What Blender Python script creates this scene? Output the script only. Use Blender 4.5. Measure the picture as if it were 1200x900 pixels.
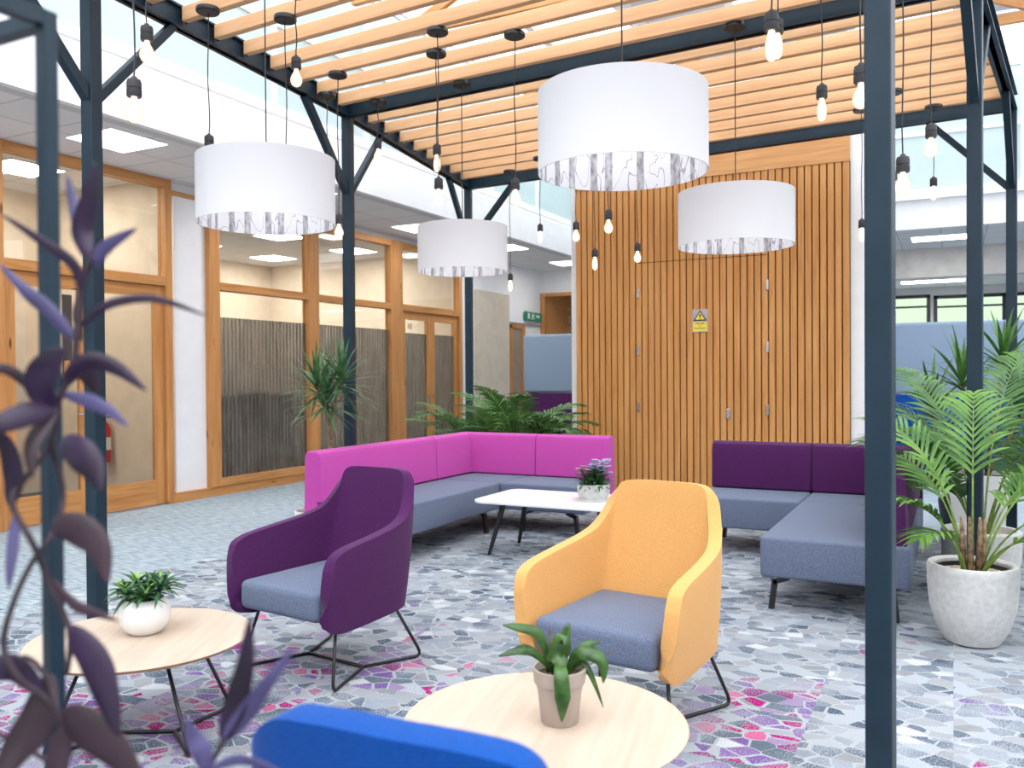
import bpy, bmesh, math, random
from mathutils import Vector, Matrix, Euler, Quaternion
random.seed(7)
PI = math.pi
scene = bpy.context.scene
COL = scene.collection
for o in list(bpy.data.objects): bpy.data.objects.remove(o)

# ------------------------------------------------------------------ camera, sky, lights, exposure
FPX, H = 1010.0, 1.35
psi, pit, rol = math.atan(517/1010), math.atan(11/1010), .0065
F = Vector((-math.sin(psi)*math.cos(pit), math.cos(psi)*math.cos(pit), -math.sin(pit)))
R0 = Vector((math.cos(psi), math.sin(psi), 0)); U0 = R0.cross(F)
R = R0*math.cos(rol) - U0*math.sin(rol); U = U0*math.cos(rol) + R0*math.sin(rol)
CAM = Vector((0, 0, H))
cd = bpy.data.cameras.new('camera'); cam = bpy.data.objects.new('camera', cd); COL.objects.link(cam)
cam.matrix_world = Matrix(((R.x, U.x, -F.x, 0), (R.y, U.y, -F.y, 0), (R.z, U.z, -F.z, H), (0, 0, 0, 1)))
cd.sensor_width = 36; cd.lens = FPX/1200*36; cd.clip_start = .05; cd.clip_end = 200
cd.dof.use_dof = True; cd.dof.focus_distance = 4.4; cd.dof.aperture_fstop = 3.2
scene.camera = cam

w = bpy.data.worlds.new('sky'); scene.world = w; w.use_nodes = True
bg = w.node_tree.nodes['Background']; bg.inputs[0].default_value = (.955, .975, 1, 1); bg.inputs[1].default_value = 2.3
scene.view_settings.view_transform = 'Standard'; scene.view_settings.look = 'None'
scene.view_settings.exposure = .75; scene.view_settings.gamma = 1
scene.view_settings.use_curve_mapping = False
sd = bpy.data.lights.new('daylight_sun', 'SUN'); sd.energy = .9; sd.angle = .9; sd.color = (1, .985, .96)
so = bpy.data.objects.new('daylight_sun', sd); COL.objects.link(so); so.rotation_euler = (math.radians(24), math.radians(10), 0)

def pd(x, y, D): return CAM + (F + (x-600)/FPX*R + (450-y)/FPX*U)*D      # point at depth D
def ps(x, y, z):
    d = F + (x-600)/FPX*R + (450-y)/FPX*U
    return CAM + d*((z-H)/d.z)

# ------------------------------------------------------------------ materials
MATS = {}
def nodes(name):
    m = bpy.data.materials.new(name); m.use_nodes = True
    nt = m.node_tree; b = nt.nodes['Principled BSDF']
    MATS[name] = m
    return m, nt, b
def N(nt, t, **k):
    n = nt.nodes.new(t)
    for a, v in k.items():
        if a.startswith('i_'): n.inputs[a[2:].replace('_', ' ')].default_value = v
        else: setattr(n, a, v)
    return n
def c4(c): return (c[0], c[1], c[2], 1)
def ramp(nt, stops, interp='LINEAR'):
    r = N(nt, 'ShaderNodeValToRGB'); r.color_ramp.interpolation = interp
    e = r.color_ramp.elements
    while len(e) < len(stops): e.new(.5)
    for i, (p, c) in enumerate(stops): e[i].position = p; e[i].color = c4(c)
    return r
def coords(nt, scale=(1, 1, 1), kind='Object'):
    tc = N(nt, 'ShaderNodeTexCoord'); mp = N(nt, 'ShaderNodeMapping'); mp.inputs['Scale'].default_value = scale
    nt.links.new(tc.outputs[kind], mp.inputs[0]); return mp.outputs[0]
def math_(nt, op, a, b=None, c=None):
    n = N(nt, 'ShaderNodeMath', operation=op)
    for i, v in enumerate((a, b, c)):
        if v is None: continue
        if isinstance(v, (int, float)): n.inputs[i].default_value = v
        else: nt.links.new(v, n.inputs[i])
    return n.outputs[0]
def mixc(nt, fac, a, b, mode='MIX'):
    n = N(nt, 'ShaderNodeMix', data_type='RGBA', blend_type=mode)
    for s, v in ((0, fac), (6, a), (7, b)):
        if isinstance(v, (int, float)): n.inputs[s].default_value = v
        elif isinstance(v, tuple): n.inputs[s].default_value = c4(v)
        else: nt.links.new(v, n.inputs[s])
    return n.outputs[2]

def plain(name, col, rough=.6, metal=0, spec=.4, noise=.04, nscale=6, bump=0, bscale=200):
    m, nt, b = nodes(name)
    b.inputs['Roughness'].default_value = rough; b.inputs['Metallic'].default_value = metal
    b.inputs['Specular IOR Level'].default_value = spec
    tx = N(nt, 'ShaderNodeTexNoise'); tx.inputs['Scale'].default_value = nscale; nt.links.new(coords(nt), tx.inputs[0])
    lo = tuple(max(0, v*(1-noise*2)) for v in col); hi = tuple(min(1, v*(1+noise*2)) for v in col)
    r = ramp(nt, [(.3, lo), (.7, hi)]); nt.links.new(tx.outputs[0], r.inputs[0]); nt.links.new(r.outputs[0], b.inputs['Base Color'])
    if bump:
        t2 = N(nt, 'ShaderNodeTexNoise'); t2.inputs['Scale'].default_value = bscale; nt.links.new(coords(nt), t2.inputs[0])
        bp = N(nt, 'ShaderNodeBump'); bp.inputs['Strength'].default_value = bump; bp.inputs['Distance'].default_value = .002
        nt.links.new(t2.outputs[0], bp.inputs['Height']); nt.links.new(bp.outputs[0], b.inputs['Normal'])
    return m
def fabric(name, dark, light, scale=420, sheen=.25):
    m, nt, b = nodes(name)
    b.inputs['Roughness'].default_value = .9; b.inputs['Specular IOR Level'].default_value = .15
    b.inputs['Sheen Weight'].default_value = sheen; b.inputs['Sheen Roughness'].default_value = .5
    co = coords(nt)
    t = N(nt, 'ShaderNodeTexNoise'); t.inputs['Scale'].default_value = scale*.8; t.inputs['Detail'].default_value = 3; nt.links.new(co, t.inputs[0])
    r = ramp(nt, [(.36, dark), (.64, light)]); nt.links.new(t.outputs[0], r.inputs[0]); nt.links.new(r.outputs[0], b.inputs['Base Color'])
    v = N(nt, 'ShaderNodeTexVoronoi'); v.inputs['Scale'].default_value = scale; nt.links.new(co, v.inputs[0])
    bp = N(nt, 'ShaderNodeBump'); bp.inputs['Strength'].default_value = .25; bp.inputs['Distance'].default_value = .0015
    nt.links.new(v.outputs[0], bp.inputs['Height']); nt.links.new(bp.outputs[0], b.inputs['Normal'])
    return m
def wood(name, dark, mid, light, axis='z', rough=.5, knots=False, fine=1.0):
    m, nt, b = nodes(name); b.inputs['Roughness'].default_value = rough; b.inputs['Specular IOR Level'].default_value = .3
    s = {'x': (.6, 9, 9), 'y': (9, .6, 9), 'z': (9, 9, .6)}[axis]
    s = tuple(v*fine for v in s)
    co = coords(nt, s)
    t = N(nt, 'ShaderNodeTexNoise'); t.inputs['Scale'].default_value = 2.2; t.inputs['Detail'].default_value = 6; t.inputs['Roughness'].default_value = .6
    t.inputs['Distortion'].default_value = .6; nt.links.new(co, t.inputs[0])
    r = ramp(nt, [(.28, dark), (.5, mid), (.72, light)]); nt.links.new(t.outputs[0], r.inputs[0])
    out = r.outputs[0]
    if knots:
        k = N(nt, 'ShaderNodeTexVoronoi'); k.inputs['Scale'].default_value = 1.0
        s2 = {'x': (1.6, 7, 7), 'y': (7, 1.6, 7), 'z': (7, 7, 1.6)}[axis]
        nt.links.new(coords(nt, s2), k.inputs[0])
        kr = ramp(nt, [(.05, (.22, .2, .2)), (.11, (1, 1, 1))]); nt.links.new(k.outputs[0], kr.inputs[0])
        out = mixc(nt, 1.0, out, kr.outputs[0], 'MULTIPLY')
    nt.links.new(out, b.inputs['Base Color'])
    bp = N(nt, 'ShaderNodeBump'); bp.inputs['Strength'].default_value = .08; bp.inputs['Distance'].default_value = .003
    nt.links.new(t.outputs[0], bp.inputs['Height']); nt.links.new(bp.outputs[0], b.inputs['Normal'])
    return m
def emit(name, col, s):
    m, nt, b = nodes(name); nt.nodes.remove(b)
    e = N(nt, 'ShaderNodeEmission'); e.inputs[0].default_value = c4(col); e.inputs[1].default_value = s
    nt.links.new(e.outputs[0], nt.nodes['Material Output'].inputs[0]); return m

steel = plain('anthracite_steel', (.013, .030, .047), rough=.42, metal=0, spec=.28, noise=.06)
black_metal = plain('black_metal', (.012, .012, .014), rough=.4, spec=.5)
chrome = plain('brushed_steel', (.55, .55, .56), rough=.25, metal=1)
white_paint = plain('white_paint', (.86, .86, .88), rough=.7, noise=.01)
white_gloss = plain('white_gloss', (.88, .88, .89), rough=.25, noise=.01)
grey_paint = plain('pale_grey_paint', (.62, .62, .62), rough=.8, noise=.01)
beige_paint = plain('beige_paint', (.74, .62, .50), rough=.8, noise=.03)
cream_paint = plain('cream_panel', (.62, .55, .45), rough=.7, noise=.03)
dark_back = plain('dark_backing', (.03, .018, .01), rough=.9)
dark_frame = plain('dark_window_frame', (.025, .03, .04), rough=.5)
dark_carpet = plain('dark_room_carpet', (.10, .10, .11), rough=.95, noise=.2, nscale=60)
blue_dark = plain('navy_plastic', (.02, .035, .06), rough=.6)
red_paint = plain('red_enamel', (.55, .02, .02), rough=.35)
label_white = plain('printed_white', (.8, .8, .78), rough=.6)
sign_yellow = plain('sign_yellow', (.85, .66, .10), rough=.5)
sign_black = plain('sign_black', (.03, .03, .02), rough=.6)
sign_green = plain('sign_green', (.02, .25, .12), rough=.5)
concrete = plain('white_terrazzo', (.58, .575, .565), rough=.8, noise=.05, nscale=35, bump=.5, bscale=110)
white_ceramic = plain('white_ceramic', (.80, .79, .77), rough=.35, noise=.015)
greige = plain('greige_ceramic', (.42, .35, .30), rough=.55, noise=.03)
soil = plain('soil', (.05, .03, .02), rough=1, noise=.5, nscale=90, bump=1, bscale=120)
gravel = plain('gravel', (.45, .36, .27), rough=1, noise=.4, nscale=90, bump=1, bscale=90)
trunk_mat = plain('stem_bark', (.20, .13, .07), rough=.9, noise=.3, nscale=40)
green_stem = plain('green_stem', (.14, .22, .04), rough=.6, noise=.2, nscale=20)
frost = plain('frosted_teal_panel', (.54, .655, .67), rough=.3, noise=.01)

grey_blue = fabric('blue_grey_felt', (.085, .105, .17), (.185, .22, .315), sheen=.1)
purple_f = fabric('purple_felt', (.050, .009, .060), (.090, .018, .105), sheen=.08)
magenta_f = fabric('magenta_felt', (.46, .055, .32), (.58, .085, .42), sheen=.1)
yellow_f = fabric('yellow_felt', (.66, .335, .105), (.79, .425, .155), sheen=.1)
blue_f = fabric('royal_blue_felt', (.0, .042, .23), (.0, .078, .36), sheen=.1)
booth_f = fabric('pale_blue_felt', (.20, .27, .37), (.28, .36, .48), scale=200)
oak = (( .46, .22, .075), (.60, .30, .11), (.70, .38, .155))
oak_x = wood('oak_batten', (.57, .305, .15), (.67, .38, .195), (.76, .455, .25), 'x')
oak_z = wood('cedar_cladding', (.49, .21, .06), (.63, .29, .093), (.72, .36, .13), 'z')
oak_zx = wood('cedar_board', (.48, .22, .075), (.60, .29, .11), (.69, .36, .15), 'x')
pine_z = wood('pine_upright', (.42, .175, .05), (.56, .255, .085), (.65, .32, .12), 'z', knots=True)
pine_y = wood('pine_rail', (.42, .175, .05), (.56, .255, .085), (.65, .32, .12), 'y', knots=True)
maple = wood('pale_maple_top', (.49, .375, .295), (.545, .43, .345), (.59, .475, .39), 'y', rough=.4)
maple_edge = plain('maple_edge', (.42, .23, .11), rough=.6)

def glass(name, tint=(.9, .95, .95), refl=1.0):
    m, nt, b = nodes(name); nt.nodes.remove(b)
    t = N(nt, 'ShaderNodeBsdfTransparent'); t.inputs[0].default_value = c4(tint)
    g = N(nt, 'ShaderNodeBsdfGlossy'); g.inputs['Roughness'].default_value = .02
    f = N(nt, 'ShaderNodeFresnel'); f.inputs[0].default_value = 1.5
    ge = N(nt, 'ShaderNodeNewGeometry'); k = math_(nt, 'MULTIPLY', math_(nt, 'MULTIPLY', f.outputs[0], refl), math_(nt, 'SUBTRACT', 1.0, ge.outputs['Backfacing']))
    mx = N(nt, 'ShaderNodeMixShader'); nt.links.new(k, mx.inputs[0]); nt.links.new(t.outputs[0], mx.inputs[1]); nt.links.new(g.outputs[0], mx.inputs[2])
    nt.links.new(mx.outputs[0], nt.nodes['Material Output'].inputs[0]); return m
clear_glass = glass('clear_glass', (.88, .90, .88), 1.3)
roof_glass = glass('roof_glass', (.95, .97, .98), .5)

def film():
    "vinyl film of pale upright trunks on the glass: streaks of different width with darker gaps"
    m, nt, b = nodes('striped_film'); nt.nodes.remove(b)
    co = coords(nt); sep = N(nt, 'ShaderNodeSeparateXYZ'); nt.links.new(co, sep.inputs[0])
    nz = N(nt, 'ShaderNodeTexNoise'); nz.inputs['Scale'].default_value = 1.6; nt.links.new(co, nz.inputs[0])
    y2 = math_(nt, 'ADD', sep.outputs[1], math_(nt, 'MULTIPLY', nz.outputs[0], .02))
    wv = math_(nt, 'SINE', math_(nt, 'MULTIPLY', y2, 2*PI/.062))
    n1 = N(nt, 'ShaderNodeTexNoise', noise_dimensions='1D'); n1.inputs['Scale'].default_value = 9; nt.links.new(y2, n1.inputs['W'])
    a = math_(nt, 'ADD', math_(nt, 'MULTIPLY', wv, .9), math_(nt, 'MULTIPLY', n1.outputs[0], 1.0))
    r = ramp(nt, [(.15, (.34, .34, .34)), (.95, (.74, .74, .74))]); nt.links.new(a, r.inputs[0])
    n2 = N(nt, 'ShaderNodeTexNoise'); n2.inputs['Scale'].default_value = 1; nt.links.new(coords(nt, (1, 22, 3)), n2.inputs[0])
    cr = ramp(nt, [(.30, (.115, .10, .085)), (.72, (.235, .21, .175))]); nt.links.new(n2.outputs[0], cr.inputs[0])
    d = N(nt, 'ShaderNodeBsdfDiffuse'); nt.links.new(cr.outputs[0], d.inputs[0])
    t = N(nt, 'ShaderNodeBsdfTransparent'); t.inputs[0].default_value = (.8, .8, .8, 1)
    mx = N(nt, 'ShaderNodeMixShader'); nt.links.new(r.outputs[0], mx.inputs[0]); nt.links.new(t.outputs[0], mx.inputs[1]); nt.links.new(d.outputs[0], mx.inputs[2])
    nt.links.new(mx.outputs[0], nt.nodes['Material Output'].inputs[0]); return m
film_mat = film()

def carpet():
    m, nt, b = nodes('mosaic_carpet'); b.inputs['Roughness'].default_value = .95; b.inputs['Specular IOR Level'].default_value = .1
    pos = coords(nt)
    # each half-metre carpet tile is printed from its own piece of the pattern
    snap = N(nt, 'ShaderNodeVectorMath', operation='SNAP'); snap.inputs[1].default_value = (.5, .5, .5)
    nt.links.new(pos, snap.inputs[0])
    wn = N(nt, 'ShaderNodeTexWhiteNoise', noise_dimensions='2D'); nt.links.new(snap.outputs[0], wn.inputs['Vector'])
    off = N(nt, 'ShaderNodeVectorMath', operation='SCALE'); off.inputs['Scale'].default_value = 9; nt.links.new(wn.outputs['Color'], off.inputs[0])
    add = N(nt, 'ShaderNodeVectorMath', operation='ADD'); nt.links.new(pos, add.inputs[0]); nt.links.new(off.outputs[0], add.inputs[1])
    flat = N(nt, 'ShaderNodeMapping'); flat.inputs['Scale'].default_value = (1, 1, 0); nt.links.new(add.outputs[0], flat.inputs[0])
    st = N(nt, 'ShaderNodeMapping'); st.inputs['Rotation'].default_value = (0, 0, .5); st.inputs['Scale'].default_value = (10.8, 14.2, 1)
    nt.links.new(flat.outputs[0], st.inputs[0])
    vo = N(nt, 'ShaderNodeTexVoronoi', voronoi_dimensions='2D'); vo.inputs['Scale'].default_value = 1.0; vo.inputs['Randomness'].default_value = .9
    nt.links.new(st.outputs[0], vo.inputs[0])
    sc = N(nt, 'ShaderNodeSeparateColor'); nt.links.new(vo.outputs['Color'], sc.inputs[0])
    grey = ramp(nt, [(0, (.26, .29, .345)), (.14, (.36, .39, .44)), (.30, (.19, .22, .27)), (.44, (.30, .31, .335)), (.58, (.065, .09, .13)),
                     (.70, (.235, .24, .255)), (.78, (.52, .54, .57)), (.85, (.11, .14, .185))], 'CONSTANT')
    nt.links.new(sc.outputs[0], grey.inputs[0])
    col = ramp(nt, [(0, (.34, .008, .155)), (.19, (.16, .085, .28)), (.36, (.50, .11, .25)), (.43, (.20, .12, .31)), (.60, (.22, .035, .16)), (.70, (.10, .13, .17)), (.82, (.27, .20, .35)), (.92, (.30, .32, .36))], 'CONSTANT')
    nt.links.new(sc.outputs[1], col.inputs[0])
    # clusters of colour follow slow noise in the room, greys elsewhere
    n1 = N(nt, 'ShaderNodeTexNoise', noise_dimensions='2D'); n1.inputs['Scale'].default_value = 1.25; n1.inputs['Detail'].default_value = 1
    nt.links.new(flat.outputs[0], n1.inputs[0])
    room = N(nt, 'ShaderNodeTexNoise', noise_dimensions='2D'); room.inputs['Scale'].default_value = .55; nt.links.new(pos, room.inputs[0])
    sy = N(nt, 'ShaderNodeSeparateXYZ'); nt.links.new(pos, sy.inputs[0])
    zone = N(nt, 'ShaderNodeMapRange', clamp=True); zone.inputs[1].default_value = 4.9; zone.inputs[2].default_value = 3.2
    zone.inputs[3].default_value = -.30; zone.inputs[4].default_value = .0; nt.links.new(sy.outputs[1], zone.inputs[0])
    zx = N(nt, 'ShaderNodeMapRange', clamp=True); zx.inputs[1].default_value = -3.3; zx.inputs[2].default_value = -4.3
    zx.inputs[3].default_value = .0; zx.inputs[4].default_value = -.3; nt.links.new(sy.outputs[0], zx.inputs[0])
    k = math_(nt, 'ADD', n1.outputs[0], zone.outputs[0]); k = math_(nt, 'ADD', k, zx.outputs[0])
    k = math_(nt, 'ADD', k, math_(nt, 'MULTIPLY', math_(nt, 'SUBTRACT', room.outputs[0], .5), .3))
    k = math_(nt, 'ADD', k, math_(nt, 'MULTIPLY', math_(nt, 'SUBTRACT', sc.outputs[2], .5), .30))
    k = math_(nt, 'GREATER_THAN', k, .565)
    c = mixc(nt, k, grey.outputs[0], col.outputs[0])
    ed = N(nt, 'ShaderNodeTexVoronoi', voronoi_dimensions='2D', feature='DISTANCE_TO_EDGE'); ed.inputs['Scale'].default_value = 1.0; ed.inputs['Randomness'].default_value = .9
    nt.links.new(st.outputs[0], ed.inputs[0])
    gap = N(nt, 'ShaderNodeTexNoise'); gap.inputs['Scale'].default_value = 170; nt.links.new(pos, gap.inputs[0])
    gapc = ramp(nt, [(.42, (.27, .295, .335)), (.58, (.47, .49, .525))]); nt.links.new(gap.outputs[0], gapc.inputs[0])
    inside = math_(nt, 'GREATER_THAN', math_(nt, 'ADD', ed.outputs['Distance'], math_(nt, 'MULTIPLY', math_(nt, 'SUBTRACT', sc.outputs[1], .62), .20)), .035)
    c = mixc(nt, inside, gapc.outputs[0], c)
    # fine speckle of loops mixing each chip with pale grey
    sp = N(nt, 'ShaderNodeTexNoise'); sp.inputs['Scale'].default_value = 150; sp.inputs['Detail'].default_value = 2; nt.links.new(pos, sp.inputs[0])
    s2 = N(nt, 'ShaderNodeTexNoise'); s2.inputs['Scale'].default_value = 4; nt.links.new(pos, s2.inputs[0])
    sr = ramp(nt, [(.5, (0, 0, 0)), (.56, (.75, .75, .75))]); nt.links.new(math_(nt, 'ADD', sp.outputs[0], math_(nt, 'MULTIPLY', math_(nt, 'SUBTRACT', s2.outputs[0], .5), .7)), sr.inputs[0])
    c = mixc(nt, sr.outputs[0], c, (.34, .365, .405))
    # plain flecked carpet along the walkway by the glazed rooms and at the far end
    pl = N(nt, 'ShaderNodeTexNoise'); pl.inputs['Scale'].default_value = 1; pl.inputs['Detail'].default_value = 5; nt.links.new(coords(nt, (9, 50, 1)), pl.inputs[0])
    plr = ramp(nt, [(.35, (.22, .27, .31)), (.65, (.43, .50, .555))]); nt.links.new(pl.outputs[0], plr.inputs[0])
    edge = math_(nt, 'ADD', sy.outputs[0], math_(nt, 'MULTIPLY', math_(nt, 'SUBTRACT', sc.outputs[0], .5), .5))
    edge = math_(nt, 'ADD', edge, math_(nt, 'MULTIPLY', sy.outputs[1], .05))
    msk = math_(nt, 'LESS_THAN', edge, -4.62)
    ey = math_(nt, 'ADD', sy.outputs[1], math_(nt, 'MULTIPLY', math_(nt, 'SUBTRACT', sc.outputs[0], .5), .6))
    msk = math_(nt, 'MAXIMUM', msk, math_(nt, 'GREATER_THAN', ey, 7.9))
    c = mixc(nt, msk, c, plr.outputs[0])
    nt.links.new(c, b.inputs['Base Color'])
    bp = N(nt, 'ShaderNodeBump'); bp.inputs['Strength'].default_value = .3; bp.inputs['Distance'].default_value = .003
    nt.links.new(sp.outputs[0], bp.inputs['Height']); nt.links.new(bp.outputs[0], b.inputs['Normal'])
    return m
carpet_mat = carpet()

def ceiling_tiles():
    m, nt, b = nodes('ceiling_tiles'); b.inputs['Roughness'].default_value = .9
    br = N(nt, 'ShaderNodeTexBrick'); br.offset = 0; br.inputs['Scale'].default_value = 1
    br.inputs['Brick Width'].default_value = .6; br.inputs['Row Height'].default_value = .6; br.inputs['Mortar Size'].default_value = .009
    br.inputs['Color1'].default_value = (.82, .82, .835, 1); br.inputs['Color2'].default_value = (.79, .79, .805, 1); br.inputs['Mortar'].default_value = (.55, .55, .56, 1)
    mp = N(nt, 'ShaderNodeMapping'); mp.inputs['Location'].default_value = (.16, .10, 0); tc = N(nt, 'ShaderNodeTexCoord')
    nt.links.new(tc.outputs['Object'], mp.inputs[0]); nt.links.new(mp.outputs[0], br.inputs[0]); nt.links.new(br.outputs[0], b.inputs['Base Color']); return m
tiles = ceiling_tiles()

def lining():
    "birch-wood print inside the drum shades: grey trunks and thin branches on white"
    m, nt, b = nodes('woodland_print_lining'); b.inputs['Roughness'].default_value = .8
    tc = N(nt, 'ShaderNodeTexCoord'); s = N(nt, 'ShaderNodeSeparateXYZ'); nt.links.new(tc.outputs['Object'], s.inputs[0])
    ang = math_(nt, 'ARCTAN2', s.outputs[1], s.outputs[0])
    zz = math_(nt, 'MULTIPLY', s.outputs[2], 1.5)
    u = math_(nt, 'MULTIPLY', ang, 3.3)
    vo = N(nt, 'ShaderNodeTexVoronoi', voronoi_dimensions='1D'); vo.inputs['Scale'].default_value = 1; nt.links.new(u, vo.inputs['W'])
    tr = ramp(nt, [(.145, (0, 0, 0)), (.165, (1, 1, 1))]); nt.links.new(vo.outputs['Distance'], tr.inputs[0])
    cx = N(nt, 'ShaderNodeCombineXYZ'); nt.links.new(ang, cx.inputs[0]); nt.links.new(zz, cx.inputs[1])
    bk = N(nt, 'ShaderNodeTexNoise'); bk.inputs['Scale'].default_value = 14; bk.inputs['Detail'].default_value = 5; nt.links.new(cx.outputs[0], bk.inputs[0])
    bn = N(nt, 'ShaderNodeTexNoise'); bn.inputs['Scale'].default_value = 4.5; bn.inputs['Detail'].default_value = 1.5; bn.inputs['Distortion'].default_value = .4; nt.links.new(cx.outputs[0], bn.inputs[0])
    ln = math_(nt, 'ABSOLUTE', math_(nt, 'SUBTRACT', bn.outputs[0], .5))
    brr = ramp(nt, [(.004, (.50, .48, .52)), (.012, (1, 1, 1))]); nt.links.new(ln, brr.inputs[0])
    trunk = ramp(nt, [(.35, (.24, .22, .25)), (.65, (.66, .64, .67))]); nt.links.new(bk.outputs[0], trunk.inputs[0])
    pale = mixc(nt, 1.0, (.86, .85, .87), brr.outputs[0], 'MULTIPLY')
    c = mixc(nt, tr.outputs[0], trunk.outputs[0], pale); nt.links.new(c, b.inputs['Base Color']); return m
lining_mat = lining()

def shade_fabric():
    m, nt, b = nodes('white_drum_fabric'); b.inputs['Base Color'].default_value = (.64, .625, .645, 1); b.inputs['Roughness'].default_value = .8
    t = N(nt, 'ShaderNodeTexNoise'); t.inputs['Scale'].default_value = 1; t.inputs['Detail'].default_value = 3; nt.links.new(coords(nt, (300, 300, 60)), t.inputs[0])
    bp = N(nt, 'ShaderNodeBump'); bp.inputs['Strength'].default_value = .1; nt.links.new(t.outputs[0], bp.inputs['Height']); nt.links.new(bp.outputs[0], b.inputs['Normal']); return m
shade_mat = shade_fabric()

def leafmat(name, a, bcol, rough=.45, scale=7, trans=.15, sp=.5):
    m, nt, b = nodes(name); b.inputs['Roughness'].default_value = rough; b.inputs['Specular IOR Level'].default_value = sp
    t = N(nt, 'ShaderNodeTexNoise'); t.inputs['Scale'].default_value = scale; nt.links.new(coords(nt), t.inputs[0])
    r = ramp(nt, [(.35, a), (.65, bcol)]); nt.links.new(t.outputs[0], r.inputs[0]); nt.links.new(r.outputs[0], b.inputs['Base Color'])
    tl = N(nt, 'ShaderNodeBsdfTranslucent'); nt.links.new(r.outputs[0], tl.inputs[0])
    mx = N(nt, 'ShaderNodeMixShader'); mx.inputs[0].default_value = trans
    nt.links.new(b.outputs[0], mx.inputs[1]); nt.links.new(tl.outputs[0], mx.inputs[2]); nt.links.new(mx.outputs[0], nt.nodes['Material Output'].inputs[0]); return m
palm_green = leafmat('palm_green', (.028, .10, .02), (.10, .23, .045))
bright_green = leafmat('bright_palm_green', (.045, .145, .016), (.15, .31, .045))
deep_green = leafmat('deep_green', (.012, .06, .022), (.05, .15, .04))
blue_green = leafmat('aloe_green', (.02, .075, .03), (.055, .16, .05), scale=18)
dracaena_green = leafmat('dracaena_green', (.02, .09, .03), (.11, .24, .09), scale=14)
lime = leafmat('lime_tip', (.20, .42, .04), (.35, .60, .10))
orchid_green = leafmat('glossy_green', (.025, .075, .015), (.075, .17, .035), rough=.25, scale=20)
purple_leaf = leafmat('purple_leaf', (.014, .007, .018), (.045, .022, .068), rough=.4, scale=9)
lilac_leaf = leafmat('lilac_leaf', (.06, .05, .14), (.13, .115, .27), rough=.4, scale=9)
mauve_leaf = leafmat('mauve_leaf', (.026, .016, .020), (.066, .034, .052), rough=.4, scale=9)
vine_mat = plain('dark_vine', (.04, .025, .035), rough=.7, noise=.3, nscale=30)
petal_blue = leafmat('pale_blue_petal', (.30, .42, .60), (.62, .72, .85), scale=60)
petal_pink = leafmat('pink_petal', (.45, .18, .30), (.6, .35, .45), scale=60)

panel_light = emit('ceiling_light_diffuser', (1, .99, .97), 9)
room_light = emit('room_light_diffuser', (1, .96, .90), 24)
filament = emit('filament', (1, .72, .40), 30)
def bulb_glass():
    m, nt, b = nodes('warm_bulb_glass'); nt.nodes.remove(b)
    lw = N(nt, 'ShaderNodeLayerWeight'); lw.inputs[0].default_value = .35
    cr_ = ramp(nt, [(.10, (1, .90, .76)), (.55, (1, .56, .27))]); nt.links.new(lw.outputs['Facing'], cr_.inputs[0])
    st = math_(nt, 'MAXIMUM', math_(nt, 'MULTIPLY_ADD', lw.outputs['Facing'], -4.2, 3.2), .72)
    e = N(nt, 'ShaderNodeEmission'); nt.links.new(cr_.outputs[0], e.inputs[0]); nt.links.new(st, e.inputs[1])
    t = N(nt, 'ShaderNodeBsdfTransparent'); t.inputs[0].default_value = (1, .93, .85, 1)
    m1 = N(nt, 'ShaderNodeMixShader'); nt.links.new(math_(nt, 'MULTIPLY_ADD', lw.outputs['Facing'], .45, .42), m1.inputs[0]); nt.links.new(t.outputs[0], m1.inputs[1]); nt.links.new(e.outputs[0], m1.inputs[2])
    nt.links.new(m1.outputs[0], nt.nodes['Material Output'].inputs[0]); return m
bulb_mat = bulb_glass()

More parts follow.
